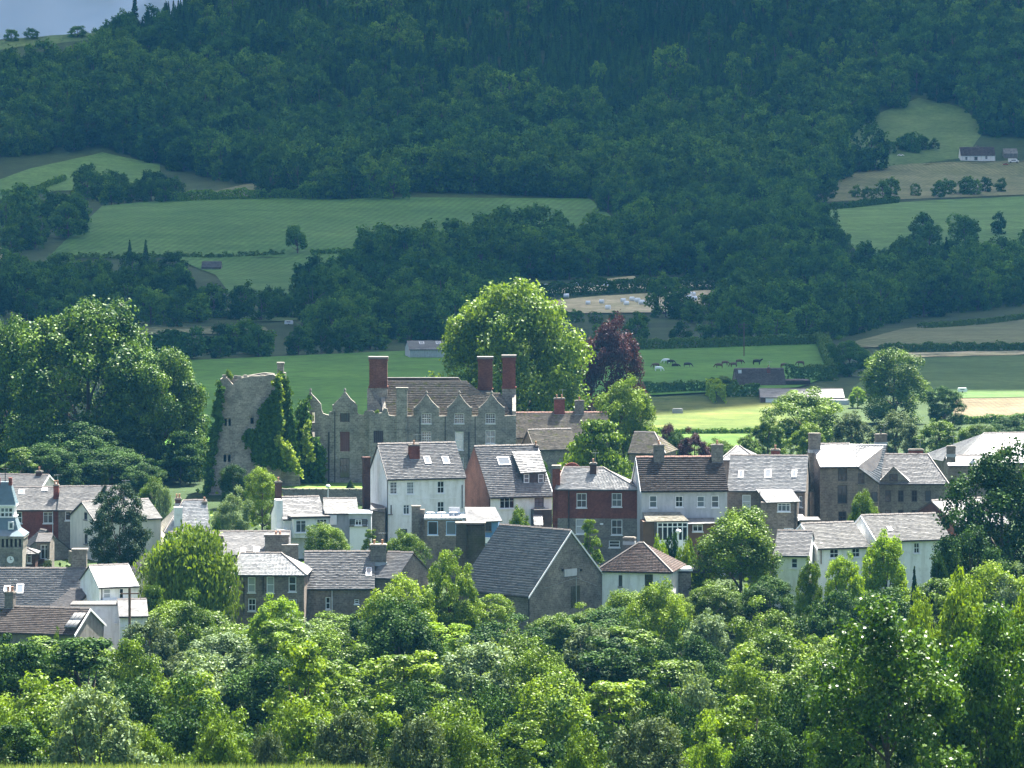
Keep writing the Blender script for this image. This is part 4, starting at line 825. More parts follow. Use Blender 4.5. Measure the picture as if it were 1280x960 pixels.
# ------------------------------------------------------------------ the town, from the back to the front
h = House('stone_cottage', 'long brown roofed cottage joined to the right of the manor, two chimneys on its ridge', 'house', 646, 596, 4)
h.body(646, 762, 546, 516, 9, 'brownstone', 'stonetile', ridgem='ridgered'); h.chimney(699.5, 497, 13, 20, 'brick', k=.95); h.chimney(724.5, 500, 11, 18, 'stone', k=.9, pots=1); h.done()
h = House('stone_cottage', 'low stone outbuilding with a steep gable in front of the manor right end', 'house', 664, 578, 16)
h.body(669, 722, 561, 537, 7, 'stone', 'stonetile'); h.verge('ridge'); h.done()
h = House('stone_cottage', 'brown stone roof peeping out right of the layered dark tree', 'house', 790, 562, -14)
h.body(786, 830, 566, 541, 8, 'brownstone', 'stonetile', hipR=2.2); h.done()
h = House('long_house', 'pale roofed house highest on the left edge with a white gable end', 'house', -30, 533, -12)
h.body(-30, 50, 611, 593.5, 7, 'offwhite', 'slatelight'); h.chimney(48, 588, 7, 8, 'brickdark', k=1, pots=1); h.verge('whitepaint', 'R'); h.done()
h = House('brick_row_house', 'long red brick house with a pale slate roof behind the clock tower', 'house', 8, 508, 2)
h.body(-4, 82, 637, 609.5, 9, 'brick', 'slatelight', wins=[(22, 647, 11, 14, 'sash4'), (60, 647, 12, 14, 'case')]); h.chimney(70, 605, 6.5, 20, 'brick', k=.75); h.skylight(27, 616, 7, 5); h.skylight(56, 613, 7, 3); h.pipe(66, 638, 668, 'pipewhite'); h.done()
h = House('stone_row_house', 'stone fronted house with a pale slate roof joined to the red brick one', 'house', 73, 507, 2)
h.body(73, 153, 637, 608.5, 9, 'stone', 'slatelight', wins=[(88, 645, 13, 11, 'case'), (94, 671, 6, 12, 'sash')]); h.chimney(154, 612, 10, 10, 'stone', k=.8); h.box('extension', 'stone', 84, 97, 686, 689, -2, 2); h.done()
h = House('cream_house', 'cream gabled house behind the dark conifer on the left', 'house', 119, 498, 27)
h.body(119, 201, 649, 626, 8.5, 'offwhite', 'slatematte', lwins=[(107, 645, 5, 9, 'dark'), (107.5, 674, 5, 12, 'dark')]); h.verge('framedark'); h.box('chimney', 'stone', 90, 109, 689, 712, -6, 1.2); h.done()
# clock tower
ct = House('clock_tower', 'stone clock tower with blue grey spire and white lantern at the left edge', 'clock tower', -22, 476, 0)
X0, X1 = ct.lx(-21), ct.lx(28); cxm = (X0 + X1) / 2; wd = X1 - X0
Z_t = ct.z(684, 0); sh = MB(); sh.slab([(X0, ct.g - 1), (X0, Z_t), (X1, Z_t), (X1, ct.g - 1)], [], lambda p, q: ct.W(p, 0, q), (0, .5, 0))
for (p, q) in ((X0, .5), (X1 - .5, .5)): sh.box(ct.W(p, .5, ct.g - 1), (.5, 0, 0), (0, wd - 1, 0), (0, 0, Z_t - ct.g + 1))
sh.box(ct.W(X0, wd - .5, ct.g - 1), (wd, 0, 0), (0, .5, 0), (0, 0, Z_t - ct.g + 1)); sh.build('wall', M['clockstone'], ct.root, ct.inv)
Z_b = ct.z(673.5, 0); n = 9
for sd in range(2):
    for i in range(n + 1):
        q = MB(); k = X0 - .1 + (wd + .2 - .22) * i / n
        if sd == 0: q.box(ct.W(k, -.08, Z_t), (.22, 0, 0), (0, .3, 0), (0, 0, Z_b - Z_t))
        else: q.box(ct.W(X1 - .2, .3 + (wd - .5) * i / n, Z_t), (.3, 0, 0), (0, .22, 0), (0, 0, Z_b - Z_t))
        q.build('belfry_pillar', M['clockstone'], ct.root, ct.inv)
q = MB(); q.box(ct.W(X0 + .5, .5, Z_t), (wd - 1, 0, 0), (0, wd - 1, 0), (0, 0, Z_b - Z_t)); q.build('belfry_louvre', M['framedark'], ct.root, ct.inv)
q = MB(); q.box(ct.W(X0 - .2, -.2, Z_b), (wd + .4, 0, 0), (0, wd + .4, 0), (0, 0, .3)); q.build('cornice', M['clockstone'], ct.root, ct.inv)
q = MB(); q.box(ct.W(X0 - .1, -.1, Z_t - .25), (wd + .2, 0, 0), (0, .3, 0), (0, 0, .22)); q.build('string_course', M['clockstone'], ct.root, ct.inv)
def frustum(part, m, za, zb_, wa, wb):
    q = MB(); V = []
    for z_, w2 in ((za, wa), (zb_, wb)):
        for sx, sy in ((-1, -1), (1, -1), (1, 1), (-1, 1)): V.append(ct.W(cxm + sx * w2 / 2, wd / 2 + sy * w2 / 2, z_))
    q.add(V, [(0, 1, 2, 3), (4, 5, 6, 7), (0, 1, 5, 4), (1, 2, 6, 5), (2, 3, 7, 6), (3, 0, 4, 7)]); return q.build(part, M[m], ct.root, ct.inv)
zz = [Z_b + .3, ct.z(663, 0), ct.z(648, 0), ct.z(633, 0), ct.z(605, 0)]
frustum('skirt_roof', 'leadblue', zz[0], zz[1], wd + .5, wd * .74); frustum('skirt_roof', 'leadblue', zz[1], zz[2], wd * .74, wd * .56)
frustum('lantern', 'whitepaint', zz[2], zz[3], wd * .52, wd * .52); frustum('lantern_ledge', 'whitepaint', zz[2], zz[2] + .15, wd * .6, wd * .6); frustum('lantern_ledge', 'whitepaint', zz[3] - .1, zz[3] + .1, wd * .62, wd * .62)
for i in range(5): ct.box('lantern_pane', 'glass', -9 + i * 5 + .6, -9 + i * 5 + 4, 635.5, 639.5, wd * .24 - .05, .1); ct.box('lantern_pane', 'glass', -9 + i * 5 + .6, -9 + i * 5 + 4, 641.5, 646, wd * .24 - .05, .1)
for i in range(10):
    a, b = i / 10, (i + 1) / 10; w0, w1 = wd * .6, wd * .28; frustum('spire_course', 'leadblue', zz[3] + .1 + (zz[4] - zz[3]) * a, zz[3] + .1 + (zz[4] - zz[3]) * b, w0 + (w1 - w0) * a + .06, w0 + (w1 - w0) * b)
ct.box('spire_dormer', 'whitepaint', 10, 17, 652, 662, .5, 1.2); ct.box('pane', 'glass', 12, 15.5, 654, 660, .45, .1)
q = MB(); q.tube(ct.W(cxm, wd / 2, zz[4] - .2), ct.W(cxm, wd / 2, zz[4] + 2.4), .05); q.tube(ct.W(cxm - .4, wd / 2, zz[4] + 1.6), ct.W(cxm + .4, wd / 2, zz[4] + 1.6), .04); q.build('weather_vane', M['pipe'], ct.root, ct.inv)
for sd in (-1, 1): q = MB(); q.box(ct.W(cxm + sd * wd * .15 - .2, wd / 2 - .8, zz[4] - .3), (.4, 0, 0), (0, .4, 0), (0, 0, .9)); q.build('spire_finial', M['brick'], ct.root, ct.inv)
q = MB(); cz = ct.z(699.5, 0); cxx = ct.lx(13); rr = .42; k = [ct.W(cxx + rr * math.cos(i * math.pi / 8), -.06, cz + rr * math.sin(i * math.pi / 8)) for i in range(16)]; q.prism(k, (0, .1, 0)); cf = q.build('clock_face', M['whitepaint'], ct.root, ct.inv)
q = MB(); q.box(ct.W(cxx - .03, -.1, cz), (.06, 0, 0), (0, .03, 0), (0, 0, .33)); q.box(ct.W(cxx, -.1, cz - .03), (.22, 0, 0), (0, .03, 0), (0, 0, .06)); q.build('clock_hands', M['pipe'], cf, ct.inv)
q = MB(); ri, ro = .62, .85
for i in range(11):
    a, b = math.pi * i / 11, math.pi * (i + .92) / 11; q.prism([ct.W(cxx + R_ * math.cos(t_), -.1, cz + R_ * math.sin(t_)) for R_, t_ in ((ri, a), (ro, a), (ro, b), (ri, b))], (0, .14, 0))
for sd in (-1, 1): q.box(ct.W(cxx + (ri if sd > 0 else -ro), -.1, cz - 1.0), (ro - ri, 0, 0), (0, .14, 0), (0, 0, 1.0))
q.build('clock_arch', M['tower'], ct.root, ct.inv)
ct.done()
h = House('stone_outbuilding', 'small dark stone gabled outbuilding beside the clock tower', 'outbuilding', 52, 492, -62)
h.body(22, 30, 689, 663, 6, 'stone', 'slatedark', ends=.05); h.done()
h = House('stone_outbuilding', 'low stone wing with a tall white framed window right of the clock tower', 'outbuilding', 28, 484, 0)
h.body(46, 62, 677, 668, 5, 'stone', 'slatedark', wins=[(56, 690, 11, 18, 'case')]); h.box('wall', 'brickdark', 28, 55, 699, 705, -1, .6); h.done()
h = House('garden_room', 'little white roofed bay with a blue grey window right of the clock tower', 'outbuilding', 27, 480, 0)
h.body(28, 44, 692, 684, 3.5, 'brickdark', 'slatebright', wins=[(34, 698, 11, 12, 'case')], hipR=1.5); h.done()
h = House('long_roofed_house', 'broad grey slate roof with one skylight below the clock tower', 'house', -40, 432, 0)
h.body(-40, 103, 759, 711, 9, 'stone', 'slate'); h.skylight(25, 737, 9, 10); h.skylight(9, 737, 8, 6); h.box('chimney', 'stone', 90, 108, 689, 716, 4.5, 1.0); h.box('chimney_cap', 'stone', 89, 109, 686.5, 689, 4.3, 1.4); h.done()
h = House('white_gable_house', 'small dark roofed house with a bright white gable at lower left', 'house', 60, 424, -24)
h.body(60, 85, 761, 738, 9.5, 'white', 'slatedark'); h.verge('framedark', 'R'); h.done()
h = House('white_house', 'white house with bright roof and dark lean-to side between grey roof and willow', 'house', 122, 421, 20)
h.body(124, 172, 733, 707, 8, 'white', 'slatewhite', wins=[(134, 742, 9, 12, 'bright'), (152, 742, 6, 13, 'sash')]); h.box('balcony', 'whitepaint', 126, 158, 750, 751.5, -.5, .5); h.pipe(127, 735, 757, 'pipe'); h.done()
h = House('white_lean_to', 'narrow white gable end beside the willow with a shaded slate side', 'house', 150, 431, -30)
h.body(152, 166, 722, 694, 9, 'white', 'slatedark'); h.done()
h = House('white_yard_building', 'low white building below the white gable at lower left', 'outbuilding', 112, 412, 0)
h.box('wall', 'white', 88, 160, 757, 800, 0, 3, base=True); h.box('coping', 'framedark', 87, 161, 755.5, 757, -.15, 3.3); h.win(145, 772, 3, 12, 'sash'); h.done()
h = House('grey_hut', 'small hut with grey sheet roof and white wall beside the pole', 'hut', 149, 409, 8)
h.body(150, 184, 770, 750, 7, 'white', 'slate', wins=[(153, 778, 4, 9, 'sash')]); h.done()
h = House('brown_roofed_house', 'brown tiled house with a long glazed roof strip at the lower left edge', 'house', -12, 402, -14)
h.body(-12, 93, 791, 760, 8.5, 'darkrender', 'tilebrown', course=.34); h.verge('frame', 'R'); h.chimney(11, 739, 11, 22, 'stone', k=.9)
for k in range(3): h.slope((80 + 5 * k, 784 - k * .1, -.02), (84.4 + 5 * k, 784, -.02), (93 + 5 * k, 766, 3.0), (97.3 + 5 * k, 766, 3.0), 'slatebright', 'roof_glazing', 4, 4)
h.done()
def pole(u, vt, y, label, arms=1, name='utility_pole'):
    x = PX(u, y); z0 = gz(x, y); zt = PZ(vt, y); o = empty(name, (x, y, z0 - .5), .2, label, 'utility pole'); a = MB(); a.tube((0, 0, 0), (0, 0, zt - z0 + .5), .13, 8); a.build('pole', M['wood'], o)
    for i in range(arms): b = MB(); b.box((-.9, -.2, zt - z0 - .1 - i * .8), (1.8, 0, 0), (0, .1, 0), (0, 0, .12)); b.build('crossarm', M['wood'], o)
pole(162, 735, 404, 'wooden utility pole in front of the white house at lower left')
# centre left
h = House('white_roofed_house', 'house with a dazzling white roof and white chimney stack beside the ruined keep', 'house', 208, 500, 10)
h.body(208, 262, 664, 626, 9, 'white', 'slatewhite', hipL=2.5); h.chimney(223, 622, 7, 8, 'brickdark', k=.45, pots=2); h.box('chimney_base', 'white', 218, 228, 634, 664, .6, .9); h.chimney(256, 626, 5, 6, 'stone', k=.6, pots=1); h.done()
h = House('long_grey_roof', 'long grey slate roof with two skylights behind the dazzling white roof', 'house', 215, 452, 3)
h.body(213, 362, 693, 665, 9, 'stone', 'slate'); h.chimney(270, 669, 18, 10, 'stone', k=.8, pots=1); h.skylight(304, 690, 6, 6); h.skylight(321, 689, 8, 6); h.box('chimney', 'stone', 331, 361, 671, 700, .3, 1.2); h.box('chimney_cap', 'stone', 330, 362, 668.5, 671, .1, 1.6); h.box('chimney', 'stone', 352, 373, 681, 703, -.8, 1.0)
for u in (345, 350): q = MB(); q.lathe(h.P(u, 668.5, .8), [(.13, 0), (.1, .3), (.14, .35), (.14, .4)], 8); q.build('chimney_pot', M['pot'], h.root, h.inv)
h.done()
h = House('brown_stone_house', 'brown stone house with a dazzling white hipped roof and sash windows', 'house', 293, 431, -3)
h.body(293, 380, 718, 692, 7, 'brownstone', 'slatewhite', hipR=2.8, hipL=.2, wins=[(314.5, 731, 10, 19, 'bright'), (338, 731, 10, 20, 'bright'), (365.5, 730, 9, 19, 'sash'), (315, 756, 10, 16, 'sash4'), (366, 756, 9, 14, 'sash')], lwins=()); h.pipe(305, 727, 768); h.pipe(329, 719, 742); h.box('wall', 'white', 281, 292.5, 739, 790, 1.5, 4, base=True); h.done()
h = House('grey_roofed_house', 'brown stone house with a wide grey slate roof, small skylight and big stone chimney', 'house', 382, 434, 2)
h.body(381, 467, 735, 690, 10, 'brownstone', 'slate', wins=[(410, 754, 6, 15, 'sash'), (446, 752, 6, 6, 'sash')], thick=.03, jit=.02); h.skylight(461, 716, 7, 9); h.pipe(415, 736, 770, 'pipewhite'); h.chimney(473, 680, 20, 24, 'stone', k=.8, dep=1.3); h.done()
h = House('grey_roofed_annexe', 'small slate roof with a stone gable joined right of the big chimney', 'house', 466, 436, -22)
h.body(466, 496, 722, 691, 8.5, 'stone', 'slate', thick=.03); h.done()
h = House('white_cottage', 'low white cottage with small dormers below the castle garden wall', 'house', 354, 500, 14)
h.body(354, 406, 648, 621.5, 8, 'white', 'slate'); h.chimney(348.5, 601, 7.5, 26, 'brickdark', k=.6, pots=1, dep=.7); h.box('chimney_base', 'white', 345.5, 353.5, 625, 660, .2, 1.6)
h.box('dormer', 'white', 367, 411, 648, 672, -1.6, 1.8); h.box('dormer_roof', 'framedark', 364, 413, 645.5, 648, -1.9, 2.8); h.win(376, 658, 13, 15, 'case', -1.62); h.win(402, 655, 13, 12, 'case3', -1.62); h.box('chimney_base', 'whitepaint', 345, 360, 662, 676, -1, 1); h.done()
h = House('white_cottage', 'white and grey cottage half with pale roof next to the tall white house', 'house', 406, 501, 6)
h.body(407, 447, 641.5, 623.5, 7, 'greyrender', 'slatelight'); h.box('wall', 'whitepaint', 412, 421, 643, 656, -.3, .3); h.done()
h = House('flat_roofed_extension', 'boxy extension with a wide three part window left of the tall white house', 'extension', 436, 494, 0)
h.box('wall', 'greyrender', 436, 464, 643, 650, 0, 5); h.box('wall', 'whitepaint', 437, 460, 656, 690, -.1, 4, base=True); h.box('wall', 'greyrender', 459.5, 464, 650, 690, 0, 4, base=True); h.box('roof', 'lead', 435, 465, 641.5, 643, -.2, 5.4); h.win(448, 653, 22, 8, 'mull', -.05); h.win(448, 653, 8, 7, 'case', -.1); h.done()
h = House('stone_shed', 'narrow grey stone shed against the tall white house', 'outbuilding', 464, 497, 0)
h.box('wall', 'stone', 464.5, 481, 636, 700, 0, 4, base=True); h.slope((463.5, 637, -.2), (482, 641, -.2), (463.5, 628, 2), (480, 632, 2), 'slatedark'); h.done()
h = House('tall_white_house', 'tall three storey white house with grey slate roof below the castle', 'house', 487, 499, 16)
h.body(485, 581, 597, 554.5, 9.5, 'white', 'slate', wins=[(492, 610, 8.5, 15, 'grid'), (513, 610, 8.5, 15, 'grid'), (551, 609, 9, 15, 'sash4'), (551, 634, 9, 14, 'sash4'), (508, 637, 8, 12, 'case'), (487.8, 637, 4, 11, 'dark'), (503, 671, 12, 19, 'dark')])
h.verge('framedark'); h.chimney(518.5, 555, 13, 20, 'brickold', k=.8, pots=1); h.skylight(534, 576, 7.5, 8); h.skylight(557, 576, 8, 8); h.pipe(484, 598, 680); h.pipe(577.5, 606, 635); h.pipe(462, 635, 680)
h.box('chimney', 'brickdark', 455, 463, 574, 640, 4.0, .9, base=True); h.box('chimney_cap', 'brickdark', 454.3, 463.7, 571.5, 574, 3.9, 1.1); h.box('string_course', 'whitepaint', 520, 578, 622.5, 623.3, -.04, .1); h.done()
# terraces behind the hall
h = House('terrace_extension', 'flat roofed stone extension with two white sash windows and a roof terrace', 'extension', 529, 480, 0)
h.box('wall', 'brownstone', 531, 577, 650, 720, 0, 5, base=True); h.box('roof_terrace', 'lead', 530, 590, 647.5, 650, -.15, 5.3); h.win(541, 660, 12.5, 17, 'blue'); h.win(564, 660, 12.5, 17, 'blue'); h.box('wall', 'greyrender', 561, 575, 634, 645, 3, .15)
for i in range(9): h.box('railing_post', 'bluepaint', 533 + i * 6, 533.7 + i * 6, 641, 647.5, 0.0, .08)
h.box('railing', 'bluepaint', 531, 586, 641, 642, -.02, .1); h.done()
for i, (u, lab) in enumerate(((538, 'leftmost white table on the roof terrace'), (552, 'middle white table on the roof terrace'), (567, 'rightmost white table on the roof terrace'))):
    y = 481.5; x = PX(u, y); zt = PZ(647.5, y); e = empty('terrace_table', (x, y, zt), 0, lab, 'table', 'white tables on the roof terrace'); q = MB(); q.lathe((0, 0, .62), [(.5, 0), (.5, .05)], 12); q.build('table_top', M['whitepaint'], e); q = MB(); q.lathe((0, 0, 0), [(.25, 0), (.05, .06), (.05, .62)], 8); q.build('pedestal', M['whitepaint'], e)
h = House('stone_stub_wall', 'broken end wall of grey stone beside the tall white house', 'wall', 514, 484, 0)
h.box('wall', 'stone', 514.5, 525, 634, 720, 0, 1.0, base=True); h.box('wall', 'brownstone', 525, 531, 637, 720, .1, .9, base=True); h.box('coping', 'stone', 514, 526, 632.5, 634, -.1, 1.2); h.done()
h = House('stone_pier', 'tall dark mossy stone pier left of the grey gabled hall', 'wall', 568, 452, 0)
h.box('wall', 'darkstone', 570, 583, 655, 760, 0, 1.6, base=True); h.box('wall', 'darkstone', 583, 606.5, 657, 760, .25, 1.4, base=True); h.box('coping', 'stone', 569, 607, 653.5, 655.4, -.1, 1.9); h.done()
h = House('blue_annexe', 'blue walled annexe with a small dark window and bright white roof', 'outbuilding', 583, 477, -4)
h.box('wall', 'bluepaint', 601, 622, 652, 700, 0, 3, base=True); h.win(608, 658, 13, 12, 'mull', 0); h.slope((583, 653.5, -.3), (628, 651, -.3), (581, 634, 4), (619, 634, 4), 'slatebright'); h.box('lower_roof', 'whitepaint', 602, 612, 672, 679, -.6, .6); h.done()
h = House('brick_gable_house', 'house with red brick gable end, steep slate roof and one big dormer', 'house', 612, 501, 18)
h.body(613, 690, 619.5, 557.5, 12.5, 'white', 'slate', wins=[(634, 629, 18, 13, 'case3'), (674, 628, 12, 11, 'dark')], course=.3)
h.chimney(671, 556, 4, 5, 'brickdark', k=1, pots=1)
a0, a1, zE, zR, b, D, hd = h.last; q = MB(); q.slab([(0.0, h.g - 1), (0.0, zE), (hd, zR - .02), (D, zE), (D, h.g - 1)], [], lambda p, q_: h.W(a0 - .13, p, q_), h.W(.12, 0, 0) - h.W(0, 0, 0)); q.build('brick_gable', M['brickdark'], h.root, h.inv)
h.skylight(629.5, 577, 15, 9)
h.slope((651, 592, 1.2), (683, 590, 1.2), (640, 565, 5.0), (675, 564.5, 5.0), 'slate', 'dormer_roof', .35); h.panel('dormer_cheek', 'slatedark', [(654, 592, 1.5), (654, 610, 1.5), (641, 566, 4.8)], .3)
h.box('dormer_front', 'framedark', 654, 681, 591.5, 606, 1.5, 2.2); h.win(658, 598, 7, 11, 'sash', 1.5, False); h.win(667, 598, 11, 12, 'dark', 1.5, False); h.win(676, 598, 7, 11, 'sash', 1.5, False)
h.verge('frame', 'R'); h.box('shadow_box', 'slatedark', 668, 690, 637, 700, -1.5, 1.4, base=True); h.slope((668, 657, -3.6), (679, 657, -3.6), (666, 643, -1.4), (678, 643, -1.4), 'slatelight'); h.done()  # dark box beside the brick chimney stands in for shadow between the houses
h = House('red_brick_house', 'square red brick house with grey stone ground floor and silvery hipped roof', 'house', 700, 487, -3)
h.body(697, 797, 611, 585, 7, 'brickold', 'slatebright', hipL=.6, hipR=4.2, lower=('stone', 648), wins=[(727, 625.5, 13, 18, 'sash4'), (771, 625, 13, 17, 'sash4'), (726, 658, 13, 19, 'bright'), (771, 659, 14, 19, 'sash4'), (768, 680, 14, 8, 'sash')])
h.box('chimney', 'brickold', 690.5, 700, 586, 649, .4, 1.0, base=True); h.box('chimney_cap', 'stone', 689.5, 701, 582, 586, .2, 1.4); h.chimney(741.5, 578, 8, 16, 'brickdark', k=.95, pots=1); h.pipe(711, 612, 700); h.box('wall_plate', 'whitepaint', 750, 754, 654, 656, -.05, .1); h.done()
q = House('brick_arch', 'curved red brick parapet showing above the silvery hipped roof', 'wall', 704, 506, 0); pts = [(704 + 11 * (1 - math.cos(math.pi * i / 10)), 588 - 9.5 * math.sin(math.pi * i / 10), 0) for i in range(11)]
q.panel('parapet', 'brickold', pts, .5); q.box('wall', 'brickold', 700, 748, 588.2, 640, 0, .5, base=True); q.done()
h = House('gabled_hall', 'large grey stone hall with a steep slate roof and tall blank gable facing right', 'hall', 574, 439, -42)
h.body(574, 662, 739.5, 660, 13.1, 'stone', 'slateblue', course=.34, wid=.6); h.verge('whitepaint', 'R')
a0, a1, zE, zR, b, D, hd = h.last
def onR(b_, v): return h.W(a1 + .004, b_, h.z(v, a1, b_))
for part, m, u, v0, v1, w_ in (('blocked_window', 'greyrender', 713, 712, 721, 2.0), ('blocked_door', 'darkstone', 719, 733, 760, 1.4)):
    bb = h.ly(u, a1); q = MB(); q.box(onR(bb - w_ / 2, v1), h.W(.06, 0, 0) - h.W(0, 0, 0), h.W(0, w_, 0) - h.W(0, 0, 0), (0, 0, (v1 - v0) * 435 / F)); q.build(part, M[m], h.root, h.inv)
for u in (702, 725): bb = h.ly(u, a1); q = MB(); q.box(onR(bb, 714), h.W(.12, 0, 0) - h.W(0, 0, 0), h.W(0, .25, 0) - h.W(0, 0, 0), (0, 0, .25)); q.build('tie_plate', M['pipe'], h.root, h.inv)
q = MB(); b0, b1, b2 = h.ly(680, a1), h.ly(719, a1), h.ly(745, a1); q.tube(onR(b0, 735) + Vector((.1, -.1, 0)), onR(b1, 722) + Vector((.1, -.1, 0)), .02, 4); q.tube(onR(b1, 722) + Vector((.1, -.1, 0)), onR(b2, 732) + Vector((.1, -.1, 0)), .02, 4); q.tube(onR(b1, 721) + Vector((.1, -.1, 0)), onR(b1, 755) + Vector((.1, -.1, 0)), .04, 5); q.build('wall_cable', M['metal'], h.root, h.inv)
h.pipe(661.5, 741, 770); h.done()
h = House('hipped_bungalow', 'white walled house with a brown hipped tile roof beside the gabled hall', 'house', 750, 441, -12)
h.body(748, 838, 713.5, 679, 8.4, 'white', 'tilered', hipL=3.7, hipR=3.7, wins=[(775.5, 726, 4, 14, 'dark'), (811, 726, 10, 16, 'dark')], rwins=()); h.chimney(786, 671, 14, 7, 'stone', k=1.3, pots=0); h.pipe(786.5, 715, 740, 'pipewhite'); h.pipe(782, 697, 706, 'pipe', 2.0); h.done()
h = House('flat_porch', 'flat white topped porch right of the hipped brown roof', 'porch', 840, 444, 0)
h.box('roof', 'whitepaint', 838, 866, 711, 714, 0, 3); h.box('wall', 'stone', 842, 864, 716, 760, .3, 2.6, base=True); h.box('roof', 'framedark', 862, 890, 712, 716, .1, 2.9); h.done()
# right hand terrace
h = House('terraced_house', 'terraced house with ribbed dark brown tile roof and pale grey rendered front', 'house', 803, 482, 5)
h.body(802, 909, 612.5, 571.5, 9.5, 'greyrender', 'tilebrown', wins=[(816.5, 627, 9.5, 15, 'sash'), (849, 627, 9.5, 14, 'sash4'), (876, 627, 10, 14, 'sash'), (894, 627, 10, 15, 'sash')], lwins=[(785, 597, 6, 11, 'case')], course=.36, wid=.36, thick=.06, jit=.015, ridgem='ridgered')
h.verge('frame'); h.chimney(824, 555, 13, 24, 'stone', k=.85, pots=1); h.chimney(897, 555, 14, 24, 'stone', k=.85, pots=1)
h.slope((808, 652, -4), (861, 651, -4), (803, 640, -.1), (850, 640, -.1), 'mossroof'); h.slope((858, 655, -2.6), (893, 654, -2.6), (853, 647.5, -.1), (893, 647, -.1), 'slatelight')
h.box('timber_wall', 'wood', 804, 818, 652, 690, -3.4, 3.2, base=True); h.box('lean_to', 'wood', 860, 896, 655, 690, -2.0, 1.9, base=True); h.win(872, 660, 13, 9, 'case', -2.05)
for i in range(7): h.box('conservatory_post', 'whitepaint', 821.5 + i * 6.2, 822.7 + i * 6.2, 653, 676, -3.9, .12)
for v in (653, 658, 675): h.box('conservatory_rail', 'whitepaint', 821.5, 860, v, v + 1.1, -3.88, .1)
h.box('conservatory_pane', 'glass', 821.5, 860, 654, 675, -3.75, .05); h.box('conservatory_base', 'whitepaint', 821, 861, 676, 690, -3.95, .3, base=True); h.done()
h = House('slate_terraced_house', 'terraced house with bright silvery slate roof, three skylights and brown stone front', 'house', 911, 485, -7)
h.body(910, 1006, 613, 570, 11.5, 'brownstone', 'slatebright', wins=[(933, 627, 10, 17, 'bright'), (1001, 627, 4, 14, 'sash')], ridgem='ridge')
h.skylight(926, 594, 6, 8); h.skylight(960, 593, 8, 9); h.skylight(993, 593, 6, 8); h.chimney(969, 561, 11, 9, 'brick', k=1.15, pots=1)
h.box('wing', 'brownstone', 951, 997, 628, 700, -3.6, 3.5, base=True); h.slope((958, 628.5, -3.9), (1001, 627, -3.9), (945, 611.5, -.2), (990, 611.5, -.2), 'slatebright', 'wing_roof'); h.win(980, 634, 16, 11, 'case3', -3.6); h.win(986, 666, 12, 12, 'bright', -3.6); h.pipe(950, 614, 650, b=-3.6); h.pipe(994, 628, 690, b=-3.6); h.done()
h = House('hipped_back_roof', 'small silvery hipped roof behind the brown roofed terrace chimney', 'house', 905, 500, -6)
h.body(903, 945, 575, 558, 7, 'brownstone', 'slatebright', hipL=1.6, hipR=2.2); h.done()
h = House('white_strip_roof', 'narrow white sunlit roof edge between the wing and the tall stone block', 'outbuilding', 999, 480, 0)
h.box('wall', 'darkrender', 1000, 1022, 652, 720, 0, 4, base=True); h.box('roof', 'slatedark', 999, 1026, 650, 652, -.3, 4.4); h.slope((998, 651, -.35), (1010, 651, -.35), (996, 643, 1.5), (1003, 643, 1.5), 'slatebright'); h.done()
h = House('tall_stone_block', 'tall brown stone building with big dark windows and a bright stepped roof', 'house', 1024, 492, 9)
h.body(1025, 1073, 583, 555.5, 9, 'brownstone', 'slatebright', wins=[(1053, 593, 11, 16, 'dark'), (1053, 618, 12, 23, 'dark'), (1053, 646, 10, 13, 'dark')], ends=.05)
h.chimney(1019, 541, 14, 22, 'stone', k=.9, pots=0, drop=5); h.chimney(1102, 542, 14, 12, 'brownstone', k=1.4, pots=1, potm='pipe')
h.panel('wall', 'brownstone', [(1073.2, 584, .05), (1086, 592, .05), (1098, 604, .05), (1098, 690, .05), (1073.2, 690, .05)], 4)
h.win(1076.5, 598, 8, 13, 'dark', .05); h.win(1093, 621, 7, 12, 'dark', .05)
h.slope((1071.5, 583.4, -.25), (1099, 604.5, -.25), (1063, 555.3, 4.55), (1108, 555.5, 4.5), 'slatebright', course=.35); h.done()
h = House('stone_warehouse', 'long stone building with a row of small dark windows and one gabled dormer', 'house', 1098, 497, -3)
h.body(1099, 1183, 604, 568.5, 10, 'stone', 'slate', hipR=2.0, wins=[(1110, 620, 7.5, 14, 'dark'), (1126, 620, 7.5, 14, 'dark'), (1143, 620, 7.5, 14, 'dark'), (1160, 620, 7.5, 13, 'dark'), (1110, 642, 7.5, 9, 'dark'), (1126, 642, 7.5, 9, 'dark'), (1143, 642, 7.5, 9, 'dark')])
h.panel('dormer_front', 'stone', [(1100, 602, -.05), (1117, 583.5, -.05), (1136, 602, -.05)], .5); h.win(1117, 597, 10, 9, 'dark', -.06)
h.slope((1117, 583, 0), (1117, 583, 3.6), (1138, 603, 0), (1138.5, 600, .6), 'slatebright', 'dormer_roof', .5); h.slope((1117, 583, 0), (1117, 583, 3.6), (1098, 603, 0), (1098.5, 600, .6), 'slate', 'dormer_roof', .5)  # sunlit and shaded sides painted: right slope in brighter slate than the left
for u, w_, v, m in ((1145, 18, 561, 'brick'), (1189, 11, 557, 'brownstone')): h.chimney(u, v, w_, 9, m, k=1.15, pots=0)
h.done()
h = House('pale_roof_house', 'long silvery roof sloping down at the right edge behind the dark tree', 'house', 1198, 545, 14)
h.body(1196, 1330, 578, 542, 14, 'brownstone', 'slatebright', hipL=6.5); h.chimney(1254, 562, 9, 10, 'brick', k=.3, pots=1); h.done()
h = House('dormer_house', 'low house with two small pointed white dormers left of the big dark tree', 'house', 1186, 512, 0)
h.body(1186, 1240, 582, 570, 6, 'stone', 'slatelight')
